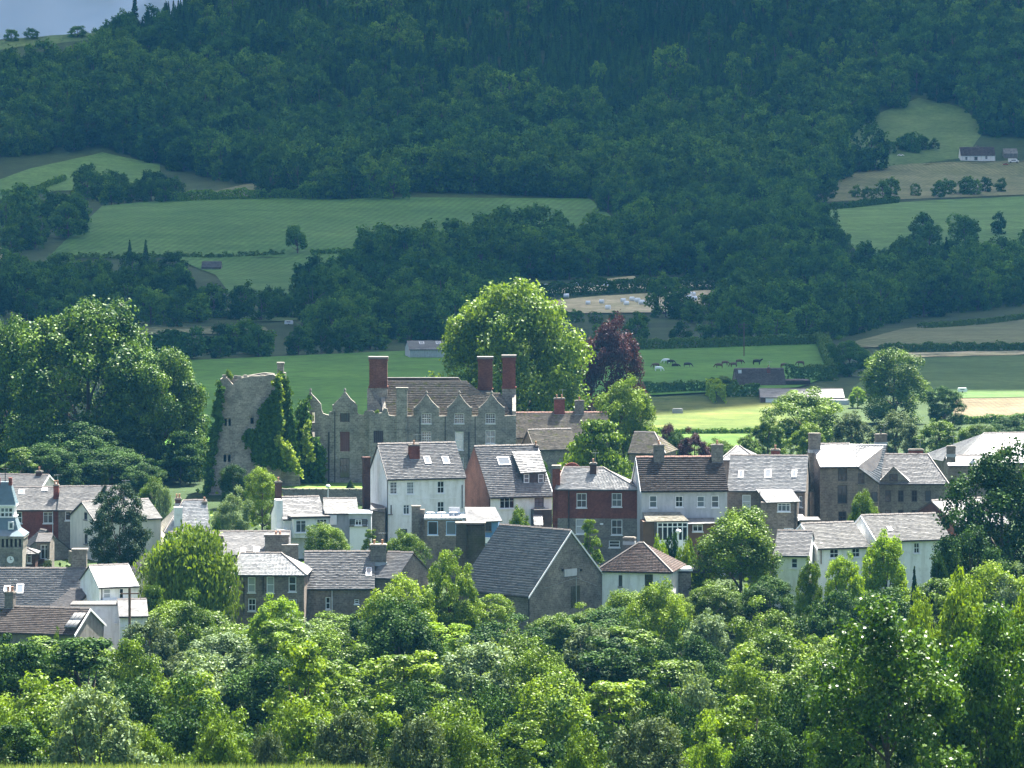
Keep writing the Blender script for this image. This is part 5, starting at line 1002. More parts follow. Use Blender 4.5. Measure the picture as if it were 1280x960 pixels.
for u in (1216, 1234): h.panel('dormer', 'whitepaint', [(u - 6, 581, .3), (u, 573, .3), (u + 6, 581, .3)], .6)
h.done()
h = House('white_row_house', 'white cottage with a grey slate roof, leftmost of the pair behind the yellow tree', 'house', 1022, 456, 20)
h.body(1022, 1086, 684, 654, 8.5, 'white', 'slatematte', wins=[(1043, 692, 12, 11, 'sash4'), (1070, 691, 11, 11, 'sash4')]); h.verge('frame'); h.pipe(1026, 686, 705, 'wood'); h.done()
h = House('white_row_house', 'larger white cottage with a broad slate roof, behind and right of the yellow tree', 'house', 1096, 458, 17)
h.body(1096, 1188, 674.5, 643.5, 9, 'white', 'slatematte', wins=[(1146, 685, 7.5, 13, 'sash4')]); h.verge('frame'); h.skylight(1112, 662, 5, 4); h.done()
h = House('brick_gable_cottage', 'cottage with a dark brick gable end partly hidden by the big dark tree', 'house', 1197, 466, 32)
h.body(1199, 1262, 656, 624.5, 10, 'brickdark', 'slatelight', wins=()); h.box('wall', 'white', 1199.5, 1216, 656, 700, -.1, .1, base=True); h.verge('framedark'); h.done()
h = House('low_white_annexe', 'low white annexe with grey roof tucked left of the white cottages', 'outbuilding', 968, 452, -10)
h.body(968, 1010, 694, 664, 8.5, 'white', 'slate', wins=[(993, 704, 8, 12, 'sash')]); h.done()
lamp(848, 662, 470, 'tall thin white street lamp in front of the conservatory')

# ------------------------------------------------------------------ beyond the town
h = House('bungalow', 'long low bungalow with a dark brown roof at the edge of the cattle field', 'bungalow', 921, 862, 3)
h.body(921, 982, 481, 461, 9, 'brownstone', 'tilebrown', wins=[(937, 486, 14, 8, 'case3'), (967, 484, 11, 6, 'case3')]); h.chimney(925, 461, 4, 6, 'whitepaint', k=.9, pots=0); h.chimney(961, 459, 4, 8, 'brick', k=.9, pots=1)
h.box('garage', 'wood', 983, 1011, 480, 487, 1, 5, base=True); h.box('garage_roof', 'tilered', 982, 1013, 475.5, 480, .6, 6); h.done()
h = House('farm_shed', 'long low shed with a pale corrugated roof behind the round tree', 'barn', 951, 812, -2)
h.body(951, 1055, 497, 486.5, 16, 'wood', 'slatelight', course=1.0, wid=1.2); h.box('wall', 'whitepaint', 957, 985, 498, 506, -.2, .3); h.box('lean_to', 'greyrender', 1038, 1062, 500, 512, -3, 3, base=True); h.box('door', 'red', 1061, 1070, 510, 517, -3, .5); h.done()
h = House('metal_barn', 'grey corrugated metal barn half hidden behind the great lime tree', 'barn', 512, 985, 6)
h.body(512, 562, 437, 426.5, 14, 'greyrender', 'slateblue', course=1.2, wid=1.5); h.skylight(527, 429, 6, 2.5); h.skylight(548, 429, 6, 2.5)
for i in range(17): h.box('cladding_sheet', 'metal', 512.2 + i * 2.95, 514.7 + i * 2.95, 437.6, 450, -.08, .06)
h.done()
x, y = hit(1202, 201)
h = House('hill_farmhouse', 'white farmhouse with a red and slate roof high on the right hillside', 'house', 1201, y, 3)
h.body(1201, 1244, 194, 184, 8, 'white', 'tilered', wins=[(1208, 198, 3, 4, 'sash'), (1220, 198, 4, 4, 'dark'), (1233, 197, 3, 4, 'sash')], course=.7, wid=.9); h.chimney(1222, 182, 4, 3, 'stone', k=1, pots=0); h.done()
h = House('hill_shed', 'small pale roofed shed right of the hillside farmhouse', 'shed', 1252, y + 15, 0)
h.body(1255, 1272, 192, 186, 8, 'darkrender', 'slatelight', course=.7, wid=.9); h.done()
x, y = hit(258, 338); h = House('wood_cottage', 'dark slate roof of a cottage hidden in the trees left of the lone field tree', 'house', 255, y, 0); h.body(252, 276, 334, 327, 7, 'stone', 'slatedark', course=.7, wid=.9); h.done()
def vehicle(kind, u, v, wpx, label, cat, paint='whitepaint', yaw=0.0, y=None):
    """van, car or caravan at photo pixel (u, v): body with a glass house, wheels"""
    if y is None: x, y = hit(u, v)
    x = PX(u, y); z = gz(x, y) + .4; W_ = wpx * y / F; s = W_ / 4.6; o = empty(kind, (x, y, z), yaw, label, cat); Hh = 1.5 * s
    prof = {'car': [(-2.3, .35), (-2.3, .85), (-1.5, .95), (-.9, 1.45), (.9, 1.45), (1.5, .9), (2.3, .8), (2.3, .35)], 'van': [(-2.3, .35), (-2.3, 1.9), (1.2, 1.9), (1.7, 1.2), (2.3, 1.05), (2.3, .35)], 'caravan': [(-2.2, .4), (-2.3, 1.5), (-2.0, 2.3), (1.9, 2.3), (2.3, 1.5), (2.2, .4)]}[kind]
    b = MB(); b.prism([(a * s, -.9 * s, c_ * s) for a, c_ in prof], (0, 1.8 * s, 0)); b.build('body', M[paint], o)
    wz = 1.15 if kind != 'caravan' else 1.6; b = MB(); b.box((-1.1 * s, -.93 * s, (wz - .2) * s), (2.0 * s, 0, 0), (0, .02, 0), (0, 0, .42 * s)); b.build('side_window', M['glass'], o)
    for q in (-1.4, 1.4) if kind != 'caravan' else (0,):
        for sd in (-.95, .8): b = MB(); V = [(q * s + .34 * s * math.cos(i * math.pi / 5), sd * s, .34 * s + .34 * s * math.sin(i * math.pi / 5)) for i in range(10)]; b.prism(V, (0, .18 * s, 0)); b.build('wheel', M['pipe'], o)
vehicle('van', 1267, 205, 13, 'white van parked right of the hillside farmhouse', 'van')
vehicle('car', 1257, 208, 7, 'small dark car left of the white van on the hillside', 'car', 'red')
vehicle('caravan', 361, 408, 11, 'white caravan at the wood edge left of the barn', 'caravan')
vehicle('caravan', 1203, 501, 12, 'pale caravan beside the sunlit stubble field on the right', 'caravan', y=835)
vehicle('car', 1126, 196, 8, 'white car among the bushes left of the hillside farmhouse', 'car')
# bales
for i, (u, v, where) in enumerate([(681, 361, 'leftmost on the upper strip of cut hay'), (687, 361.5, 'touching the leftmost one on the upper strip'), (720, 359, 'alone in the middle of the upper strip'), (758, 359, 'on the right of the upper strip'), (708, 374, 'at the near left corner of the lower hay field'), (752, 381, 'left of the cluster in the lower hay field'), (760, 388, 'lowest on the lower hay field'), (735, 382, 'behind the low trees in the lower hay field'), (779, 379, 'at the back left of the cluster'), (783, 383, 'in front of the cluster'), (790, 377, 'at the back of the cluster'), (797, 379, 'at the middle of the cluster'), (802, 382, 'at the right end of the cluster'), (861, 375, 'at the far end of the row by the right hand trees'), (866, 372, 'highest by the right hand trees'), (868, 377, 'lowest by the right hand trees')]):
    x, y = hit(u, v); q = MB(); s = RNG.uniform(.8, 1.0); n = 12; k = 0
    V = [(-1.0 * s, 0.0, .85 * s)]; prof = [(-.98, .62), (-.85, .82), (.85, .82), (.98, .62)]; F2 = []
    for a, r_ in prof: V += [(a * s, r_ * s * math.cos(j * 2 * math.pi / n), .8 * s + r_ * s * math.sin(j * 2 * math.pi / n)) for j in range(n)]
    for a in range(3): F2 += [(1 + a * n + j, 1 + a * n + (j + 1) % n, 1 + (a + 1) * n + (j + 1) % n, 1 + (a + 1) * n + j) for j in range(n)]
    F2 += [tuple(1 + j for j in range(n)), tuple(1 + 3 * n + j for j in range(n))]; q.add(V, F2); o = q.build('silage_bale', M['wrap']); o.location = (x, y, gz(x, y) + .3); o.rotation_euler = (0, 0, RNG.uniform(-.6, .6)); tag(o, 'white wrapped round bale ' + where, 'bale', 'white wrapped bales in the hay fields')
# cattle: trunk, neck, head, legs and tail as one skinned body
def cow(u, v, col, label, face=1, lying=False, graze=True, s=1.0):
    x, y = hit(u, v); vs = [(0, 0, 1.05), (.6, 0, 1.08), (.95, 0, 1.1), (-.55, 0, 1.08), (-.85, 0, 1.12), (1.25, 0, .95 if graze else 1.35), (1.55, 0, .45 if graze else 1.55), (1.75, 0, .2 if graze else 1.45)]
    rd = [.42, .38, .3, .38, .26, .2, .15, .09]; e = [(0, 1), (1, 2), (0, 3), (3, 4), (2, 5), (5, 6), (6, 7)]
    for bx, pj, sx in ((1, .7, 1), (4, -.8, -1)):
        for sy in (-1, 1):
            k = len(vs); vs += [(pj, sy * .22, .75), (pj + (.03 if sx > 0 else -.12), sy * .22, .42), (pj, sy * .22, .02)]; rd += [.15, .085, .06]; e += [(1 if bx == 1 else 3, k), (k, k + 1), (k + 1, k + 2)]
    k = len(vs); vs += [(-1.0, 0, .95), (-1.04, 0, .45)]; rd += [.05, .035]; e += [(4, k), (k, k + 1)]
    for sy in (-1, 1): k = len(vs); vs += [(1.42, sy * .2, .72 if graze else 1.62)]; rd += [.035]; e += [(6, k)]
    dz = .55 if lying else 0; vs = [(a * face, b, max(.03, c_ - dz)) for a, b, c_ in vs]
    me = bpy.data.meshes.new('cow'); me.from_pydata(vs, e, []); o = link('cow', me, m=M[col]); sk = o.modifiers.new('skin', 'SKIN')
    for i, r_ in enumerate(rd): me.skin_vertices[0].data[i].radius = (r_, r_)
    me.skin_vertices[0].data[0].use_root = True; sb = o.modifiers.new('smooth', 'SUBSURF'); sb.levels = sb.render_levels = 1
    o.location = (x, y, gz(x, y) + .35); o.rotation_euler = (0, 0, RNG.uniform(-.4, .4)); o.scale = (s * .78,) * 3; return tag(o, label, 'cow', 'cattle grazing in the field beyond the castle')
for a in [(820, 462, 'brownhide', 'brown cow at the left end of the herd', -1), (823, 466, 'wrap', 'pale cow just below the leftmost brown one', 1), (833, 456, 'wrap', 'white cow left of the black one near the field top', -1), (838, 457.5, 'black', 'black cow beside the two white ones', 1), (844, 460, 'black', 'black cow lying right of the white ones', 1, True), (859, 461, 'black', 'single black cow in the middle of the pasture', 1), (899, 462, 'brownhide', 'brown cow left of the bungalow, leftmost of three', -1), (906, 459, 'brownhide', 'brown cow left of the bungalow, middle of three', 1), (917, 461, 'brownhide', 'brown cow directly above the bungalow left end', -1), (924, 457, 'brownhide', 'reddish cow highest above the bungalow', 1), (946, 458, 'black', 'large black cow standing above the bungalow roof', 1, False, False, 1.15), (980, 462, 'brownhide', 'brown cow above the right end of the bungalow', 1), (1001, 459, 'brownhide', 'brown cow alone at the right of the pasture', -1)]: cow(*a)
pole(930, 403, 1010, 'grey pole standing before the dark wood above the cattle', 2)
x, y = hit(847, 519); q = MB(); q.box((-1, -.5, 0), (2, 0, 0), (0, 1, 0), (0, 0, .7)); q.box((-.9, -.4, .7), (1.8, 0, 0), (0, .8, 0), (0, 0, .25)); o = q.build('water_trough', M['concrete']); o.location = (x, y, gz(x, y) + .3); tag(o, 'small pale water trough in the sunny mown meadow', 'trough')
# ------------------------------------------------------------------ trees of the town and castle, one by one
TR = [
 ('sycamore_tree','big','syc',108,379,205,604,'huge sunlit sycamore crown towering left of the ruined keep'),
 ('sycamore_tree','big','syc',15,400,120,616,'broad sycamore at the left edge beside the huge sycamore'),
 ('sycamore_tree','big','syc',200,440,134,598,'lower drooping sycamore between the huge sycamore and the keep'),
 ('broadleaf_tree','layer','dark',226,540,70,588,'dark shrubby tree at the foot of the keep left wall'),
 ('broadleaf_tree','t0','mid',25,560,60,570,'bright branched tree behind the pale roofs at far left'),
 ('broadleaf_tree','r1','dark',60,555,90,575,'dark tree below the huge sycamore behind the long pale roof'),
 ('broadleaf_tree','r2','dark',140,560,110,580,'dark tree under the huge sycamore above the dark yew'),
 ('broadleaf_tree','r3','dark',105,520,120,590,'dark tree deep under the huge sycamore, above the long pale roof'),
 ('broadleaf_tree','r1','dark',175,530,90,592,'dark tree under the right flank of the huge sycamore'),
 ('broadleaf_tree','r0','mid',192,596,42,540,'small sunlit bush-like tree right of the cream house'),
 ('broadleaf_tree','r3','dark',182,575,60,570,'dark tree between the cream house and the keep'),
 ('lime_tree','lime','lime',641,356,212,632,'great lime tree rising behind the manor chimneys'),
 ('beech_tree','r0','copper',764,396,88,668,'copper beech with purple leaves right of the great lime'),
 ('broadleaf_tree','r0','bright',780,472,86,604,'bright round tree right of the two cottage chimneys'),
 ('spreading_tree','layer','mid',748,526,112,548,'layered spreading tree above the silvery hipped roof'),
 ('broadleaf_tree','r1','ivy',676,575,30,560,'small green tree between the manor and the brick gable house'),
 ('conifer_tree','t1','conifer',131,584,22,489,'slim dark conifer tip rising behind the bushy yew'),
 ('yew_tree','r4','conifer',150,606,80,470,'big bushy dark yew in front of the cream house'),
 ('magnolia_tree','r3','pale',288,609,58,492,'pale flowering tree above the long grey roof'),
 ('broadleaf_tree','r2','dark',291,581,42,556,'dark bush at the foot of the keep front'),
 ('broadleaf_tree','r1','bright',328,585,56,530,'bright round tree between the keep and the white cottage'),
 ('willow_tree','willow','willow',231,662,134,426,'weeping willow in front of the long grey roof'),
 ('broadleaf_tree','layer','mid',192,733,62,416,'bright leaved tree at the left foot of the willow'),
 ('broadleaf_tree','r3','mid',240,741,88,410,'dense green tree at the right foot of the willow'),
 ('willow_tree','feather','yellow',345,746,104,408,'yellow green willow in front of the brown stone house'),
 ('broadleaf_tree','r2','mid',405,655,64,478,'green tree in front of the white cottage dormers'),
 ('broadleaf_tree','t1','mid',463,662,30,480,'small green tree below the flat roofed extension'),
 ('broadleaf_tree','r0','mid',508,664,62,466,'bushy tree at the foot of the tall white house'),
 ('broadleaf_tree','r4','bright',564,689,82,420,'tall bright tree left of the gabled hall'),
 ('broadleaf_tree','r1','bright',500,722,110,412,'wide bright tree below the grey slate annexe roof'),
 ('broadleaf_tree','feather','mid',648,634,44,478,'small feathery tree between blue annexe and brick gable house'),
 ('broadleaf_tree','t1','bright',738,650,38,462,'slender light tree in front of the red brick house'),
 ('broadleaf_tree','r2','mid',926,636,128,446,'large green tree in front of the brown roofed terrace'),
 ('broadleaf_tree','r0','dark',1252,556,160,438,'large dark tree filling the right edge above the poplars'),
 ('broadleaf_tree','r3','dark',1215,640,110,428,'lower dark limb tree below the right edge tree'),
 ('willow_tree','feather','yellow',1106,667,88,428,'yellow green willow in front of the white cottages'),
 ('willow_tree','feather','yellow',1056,694,74,422,'smaller yellow green willow left of the larger one'),
 ('conifer_tree','conifer','conifer',1143,706,34,416,'short dark conifer right of the yellow green willow'),
 ('broadleaf_tree','feather','dark',1174,694,44,420,'dark blue green shrub tree beside the short conifer'),
 ('broadleaf_tree','r3','pale',1255,706,80,412,'silvery leaved tree under the dark tree at the right edge'),
 ('broadleaf_tree','r1','mid',1079,614,50,480,'young tree in front of the stone warehouse'),
 ('broadleaf_tree','feather','mid',1012,700,50,425,'soft green tree left of the yellow willows'),
 ('broadleaf_tree','r2','mid',1117,437,98,758,'round tree with sunlit crown beyond the farm shed'),
 ('broadleaf_tree','r1','dark',1181,483,54,742,'small dark tree right of the round tree beyond the shed'),
 ('broadleaf_tree','r3','far',1062,421,60,905,'dark tree on the field corner above the shed'),
 ('broadleaf_tree','r0','mid',1003,487,110,664,'broad rounded tree in front of the farm shed'),
 ('broadleaf_tree','feather','mid',960,520,60,624,'soft green tree, leftmost of the row above the silvery roofs'),
 ('broadleaf_tree','feather','bright',1010,528,60,616,'light green tree second from left above the silvery roofs'),
 ('broadleaf_tree','feather','olive',1065,515,70,624,'olive green tree in the middle of the row above the stone block'),
 ('broadleaf_tree','feather','olive',1120,514,80,622,'brownish green tree above the stone warehouse'),
 ('broadleaf_tree','feather','mid',1172,525,70,618,'green tree right of the brownish green one above the warehouse'),
 ('broadleaf_tree','r2','mid',1222,530,60,640,'tree left of the long silvery roof at the right edge'),
 ('broadleaf_tree','r0','dark',1262,520,70,660,'darker tree behind the long silvery roof at the right edge'),
 ('broadleaf_tree','r3','copper',868,535,44,590,'dull purple bush behind the right end of the brown roof'),
 ('broadleaf_tree','r1','dark',846,540,40,596,'dark green bush behind the brown tiled roof'),
 ('broadleaf_tree','r2','copper',835,530,30,604,'small purple leaved tree left of the dull purple bush'),
 ('broadleaf_tree','r0','mid',900,548,50,596,'green bush above the small silvery hipped roof'),
 ('broadleaf_tree','feather','mid',935,545,44,600,'loose green shrub above the silvery terrace'),
 ('broadleaf_tree','r1','mid',905,470,30,840,'small tree left of the bungalow'),
 ('broadleaf_tree','r3','dark',842,478,22,850,'small dark bush at the left edge of the mown meadow'),
 ('broadleaf_tree','r4','bright',612,744,84,424,'bright bushy tree hiding the lower left corner of the gabled hall'),
 ('broadleaf_tree','r1','mid',690,768,90,420,'green tree at the foot of the blank hall gable'),
 ('broadleaf_tree','r3','mid',736,754,76,424,'rounded tree at the right foot of the hall gable'),
 ('broadleaf_tree','r2','bright',783,738,92,428,'leafy tree in front of the hipped bungalow wall'),
 ('broadleaf_tree','r4','bright',838,735,70,430,'yellowish tree right of the hipped bungalow'),
 ('broadleaf_tree','r0','mid',893,728,80,436,'bushy tree at the left foot of the large terrace tree'),
 ('broadleaf_tree','r1','dark',962,722,84,434,'dark bushy tree at the right foot of the large terrace tree'),
 ('broadleaf_tree','feather','yellow',1072,484,30,800,'yellowish bush right of the farm shed'),
]
for a in TR: tree(*a)
for u, v, w_, y, col, lab in ((826, 672, 22, 455, 'yellow', 'yellow green bush left below the conservatory'), (838, 667, 24, 457, 'dark', 'dark round bush below the conservatory'), (852, 680, 26, 452, 'bright', 'bright bush right of the dark round bush'), (866, 674, 30, 456, 'mid', 'green bush behind the clipped hedge'), (832, 684, 26, 450, 'bright', 'low bright bush in front of the dark round one'), (205, 606, 24, 520, 'pale', 'pale shrub on the bank above the white roofed house'), (275, 652, 20, 470, 'dark', 'dark bush below the pale flowering tree'), (60, 700, 16, 470, 'olive', 'small potted shrub behind the broad grey roof'), (67, 790, 18, 398, 'mid', 'bush against the wall of the brown roofed house')):
    tree('bush', 'bush', col, u, v, w_, y, lab, 'bush')
hedge([(828, 447), (884, 447)], 2.3, 1.4, 'tall clipped hedge below the conservatory', y=1, ls=.3, dens=5)
hedge([(800, 600), (942, 598)], 2.2, 2, 'dark hedge line behind the brown terrace roof', y=1, ls=.45)
hedge([(890, 494), (900, 507)], 3.2, 2.2, 'golden yellow clipped hedge on the edge of the mown meadow', 'yellow', ls=.5)
hedge([(795, 545), (950, 544)], 1.1, 1.6, 'hedge along the near side of the mown meadow', ls=.3)
hedge([(905, 498), (950, 497.5)], 2.4, 1.6, 'neat dark hedge in front of the bungalow')
hedge([(795, 494), (850, 491), (920, 489)], 2.2, 2, 'hedge along the far side of the mown meadow')
hedge([(985, 477), (1045, 476)], 3.4, 3, 'hedge right of the bungalow below the cattle field')
hedge([(730, 440), (1028, 431)], 2.6, 3, 'hedge along the top of the cattle field')
hedge([(1028, 430), (1047, 470)], 2.4, 3, 'hedge down the right side of the cattle field')
hedge([(1100, 440), (1340, 437)], 1.8, 2.5, 'dark hedge between the two brownish fields on the right')
hedge([(1190, 531), (1340, 525)], 1.3, 2, 'hedge below the sunlit stubble field', ls=.3)
hedge([(1150, 412), (1340, 390)], 1.6, 2, 'low hedge along the wood edge above the brownish field')
hedge([(60, 326), (110, 322.5), (160, 324), (215, 321.5), (262, 323), (310, 321), (355, 319)], 1.5, 2, 'hedge along the bottom of the big pasture, left of the lone tree', 'hedge', ls=.7, flat=.4)
hedge([(388, 319.5), (440, 317.5)], 2.0, 3, 'low hedge right of the lone tree in the pasture', 'far', ls=.8)
hedge([(215, 252), (330, 248.5), (480, 248)], 4.5, 5, 'hedge along the top of the big pasture', 'far', ls=.9)
hedge([(0, 245), (45, 240), (80, 226)], 2.6, 3, 'thin hedge crossing the steep meadow at the left edge', 'far', ls=.9)
hedge([(1000, 262), (1060, 261), (1122, 254)], 3.0, 3, 'low hedge between the two right hand meadows', 'far', ls=.8)
hedge([(1050, 195), (1095, 199)], 3.4, 4, 'hedge below the high meadow on the right', 'far', ls=.9)
hedge([(640, 374), (700, 370), (905, 362)], 4.6, 3.5, 'dark hedge between the two strips of cut hay', 'far', ls=.7)
hedge([(165, 455), (225, 452)], 6, 5, 'tall hedge at the left end of the field behind the keep', 'far', ls=.7)

# the belt of trees between the grass and the town
rows = [(414, 748, 776, 88, 'nearest the houses'), (386, 772, 800, 96, 'second row down from the houses'), (354, 798, 828, 104, 'across the middle of the belt'), (322, 826, 858, 112, 'below the middle of the belt'), (292, 858, 890, 112, 'in the lower belt'), (268, 892, 915, 96, 'nearest the grass edge')]
pal = [('mid', 'mid green', 5), ('bright', 'bright green', 4), ('dark', 'dark green', 3.8), ('pale', 'pale grey green', .8), ('olive', 'dull olive', .8), ('yellow', 'yellow green', .7)]
SP = {(5, 120): ('feather', 'pale', 'large pale feathery tree at the lower left, just above the grass', 855, 170), (5, 430): ('feather', 'olive', 'dull olive bush above the grass left of centre', 885, 130), (5, 330): ('feather', 'olive', 'low olive bush at the bottom between dark trees', 912, 90), (5, 520): ('feather', 'olive', 'dull brownish shrub on the bottom edge near the centre', 893, 120),
      (3, 375): ('t1', 'bright', 'bright pointed tree in the middle of the belt left of centre', 806, 130), (1, 500): ('r1', 'dark', 'dark blue green tree below the annexe roof', 752, 140), (3, 870): ('feather', 'pale', 'greyish tree with pale tufts right of centre', 838, 120), (0, 820): ('r0', 'bright', 'bright yellow green tree below the hipped roof', 737, 90), (4, 250): ('r3', 'dark', 'deep dark tree above the grass, left', 845, 190)}
SAME = {}
zones = ['at the left edge', 'below the small white gable', 'below the willow', 'below the brown stone house', 'below the slate annexe', 'below the gabled hall', 'below the hipped bungalow', 'below the terrace tree', 'below the white cottages', 'at the right edge']
for ri, (d, v0, v1, wp, where) in enumerate(rows):
    u = -160 + (ri % 2) * 40
    while u < 1440:
        uu = u + RNG.uniform(-16, 16); yy = d + RNG.uniform(-9, 9); vt = RNG.uniform(v0, v1); w_ = wp * RNG.uniform(1.05, 1.75)
        k = RNG.choice(len(pal), p=np.array([p[2] for p in pal]) / sum(p[2] for p in pal)); col, cn = pal[k][:2]; tp = ['r0', 'r1', 'r2', 'r3', 'r4', 't1', 'feather', 't2', 'r1', 't0'][RNG.integers(10)]
        if col in ('pale', 'olive'): tp = 'feather'
        lab = None
        for (a, b), s_ in SP.items():
            if a == ri and abs(b - u) <= wp / 2 and (a, b) not in ST: tp, col, lab, vt, w_ = s_; uu = b; ST[(a, b)] = 1; break
        if ri == 0: vt = vt + 2 + (-12 if uu > 735 else 0)
        if ri == 1: vt -= 2
        if ri == 0 and uu > 1000: vt -= 18
        if ri <= 1 and uu > 1200: vt -= 20
        if ri in (0, 1) and uu < 130: vt = max(vt, 800)
        if ri == 5 and uu > 1000: u += wp; continue
        zn = zones[int(min(9, max(0, uu // 128)))]; g = None
        if not lab: lab = '%s tree %s, %s' % (cn, where, zn); g = '%s trees %s, %s' % (cn, where, zn)
        o = tree('belt_tree', tp, col, uu, vt, w_, yy, lab, 'tree', None); u += wp * .8
        if g: SAME.setdefault(lab, []).append(o)
for lab, os_ in SAME.items():
    if len(os_) > 1:
        for k, o in enumerate(os_): o['label'] = lab + (', left one', ', right one')[k] if len(os_) == 2 else lab + (', left one', ', middle one', ', right one', ', last one')[k]
for a in [('poplar_tree', 'poplar', 'poplar', 1112, 752, 225, 250, 'large glossy leaved tree dominating the lower right'), ('poplar_tree', 'poplar', 'poplar', 1050, 835, 110, 256, 'glossy tree low on the left of the big glossy one'), ('poplar_tree', 'poplar', 'poplar', 1232, 762, 180, 258, 'glossy leaved tree at the lower right, right of the largest one'), ('poplar_tree', 'poplar', 'poplar', 1330, 800, 140, 252, 'glossy tree cut by the right edge'),
          ('ash_tree', 'feather', 'bright', 1205, 722, 150, 310, 'light green airy tree behind the glossy trees'), ('ash_tree', 'feather', 'bright', 1290, 735, 120, 300, 'light green airy tree at the right edge behind the glossy trees'), ('ash_tree', 'feather', 'bright', 1150, 745, 90, 330, 'smaller airy light green tree behind the glossy trees')]: tree(*a)
# brambles and scrub under the belt
def scrub():
    n = 60000; x = RNG.uniform(-75, 75, n); y = RNG.uniform(248, 432, n); k = np.abs(x) < y * .16; x, y = x[k], y[k]; z = ground(x, y) + RNG.random(len(x)) * (1.1 + .8 * np.sin(x * .5) * np.sin(y * .4))
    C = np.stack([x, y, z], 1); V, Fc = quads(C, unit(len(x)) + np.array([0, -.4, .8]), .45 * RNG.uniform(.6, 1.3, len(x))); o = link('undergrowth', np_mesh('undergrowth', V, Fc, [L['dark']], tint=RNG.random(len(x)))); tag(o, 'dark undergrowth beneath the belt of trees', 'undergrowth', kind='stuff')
scrub()
def garden():
    n = 16000; x = RNG.uniform(-85, 85, n); y = RNG.uniform(433, 640, n); k = np.abs(x) < y * .145; x, y = x[k], y[k]; z = ground(x, y) + RNG.random(len(x)) * .9
    k = np.sin(x * .21) * np.sin(y * .17 + 1) > .1; x, y, z = x[k], y[k], z[k]
    V, Fc = quads(np.stack([x, y, z], 1), unit(len(x)) + np.array([0, -.3, .8]), .5 * RNG.uniform(.6, 1.3, len(x))); o = link('shrubbery', np_mesh('shrubbery', V, Fc, [L['mid']], tint=RNG.random(len(x)))); tag(o, 'low garden shrubbery between the houses', 'shrubbery', kind='stuff')
garden()

# ------------------------------------------------------------------ the far woods
x, y = hit(372, 318); SRC = []
LT = make_tpl('far_tree', 'round', 6.8, 15, 3000, .7, H0=2.6, nb=26, br=.34, far=True, tr=.5)
lone = far_obj('lone_tree', LT.me, x, y, .9, 1.0, 'lone round tree standing on the pasture hedge line', 'tree', None); lone.scale = (.8, .8, .8); lone.location.z += .6
for i, t_ in enumerate(FT + FCN):
    u_, v_ = [(420, 247), (440, 249), (462, 248), (492, 249), (338, 248), (162, 330), (182, 332), (585, 330)][i]; x, y = hit(u_, v_)
    labs = ['tall rounded tree at the right of the clump above the big pasture', 'second tall tree of the clump above the big pasture', 'third tall tree of the clump above the big pasture', 'last tree of the clump above the big pasture, farthest right', 'first tree of the clump above the big pasture, beside the brown strip', 'pointed conifer rising above the wood left of the lone tree', 'second conifer above the wood left of the lone tree', 'conifer at the front of the wood below the pasture']
    SRC.append(far_obj('conifer_tree' if i > 4 else 'broadleaf_tree', t_.me, x, y, 1.25 if i < 5 else .62, 1.25 if i < 5 else .62, labs[i], 'tree', None))
WOODS = [
 ([(195, 452), (510, 441), (510, 432), (195, 440)], 18, 38, 'low tree along the hedge between the keep field and the woods', 'trees behind the keep field', 0),
 ([(375, 432), (640, 428), (640, 384), (560, 364), (380, 362)], 30, 48, 'tree of the tall dark wood behind the manor', 'tall trees of the wood behind the manor', 0),
 ([(-40, 412), (380, 408), (376, 392), (250, 390), (240, 384), (-40, 384)], 26, 38, 'tree of the left hand wood below the pasture', 'trees of the left wood below the pasture', .05),
 ([(-40, 384), (244, 384), (232, 350), (-40, 345)], 26, 36, 'tree on the upper side of the left hand wood', 'trees on the upper side of the left wood', .06),
 ([(452, 350), (735, 350), (745, 322), (640, 308), (470, 335)], 30, 50, 'tree of the round wood on the pasture above the bales', 'trees of the round wood above the bales', 0),
 ([(-40, 325), (70, 318), (106, 285), (92, 265), (-40, 272)], 20, 40, 'tree of the clump on the left edge of the big pasture', 'trees left of the big pasture', 0),
 ([(740, 345), (1020, 350), (1055, 325), (1000, 300), (800, 300)], 34, 42, 'tree of the wooded dip left of the right hand meadow', 'trees of the wooded dip', 0),
 ([(730, 438), (1030, 430), (1080, 420), (1010, 412), (905, 426), (740, 433)], 22, 42, 'tree of the wood along the top of the cattle field', 'trees of the wood above the cattle field', .03),
 ([(912, 410), (1130, 398), (1110, 350), (912, 360)], 26, 46, 'tree of the dark wood between the bales and the brownish field', 'trees of the dark wood right of the bales', .03),
 ([(1100, 408), (1340, 380), (1340, 335), (1120, 345)], 28, 46, 'tree of the wood above the brownish field at the right', 'trees of the right wood', .12),
 ([(1022, 254), (1130, 250), (1340, 238), (1340, 233), (1022, 248)], 16, 22, 'hedgerow tree between the two right hand meadows', 'hedgerow trees on the right', 0),
 ([(1110, 196), (1190, 190), (1190, 182), (1110, 188)], 8, 20, 'tree left of the hillside farmhouse', 'trees left of the hillside farmhouse', 0),
 ([(80, 262), (222, 252), (225, 246), (130, 238), (85, 245)], 16, 34, 'tree between the big pasture and the steep left meadow', 'trees left above the big pasture', 0),
 ([(345, 250), (500, 250), (500, 240), (345, 240)], 8, 48, 'tree in the clump above the big pasture', 'trees of the clump above the big pasture', 0),
 ([(1150, 322), (1200, 318), (1260, 300), (1260, 290), (1150, 300)], 6, 38, 'tree standing on the lower right hand meadow', 'trees on the lower right meadow', 0),
]
WOODS = [w_ for w_ in WOODS]
for w_ in WOODS[:-1] + WOODS[-1:]: wood(*w_[:5], con=w_[5])
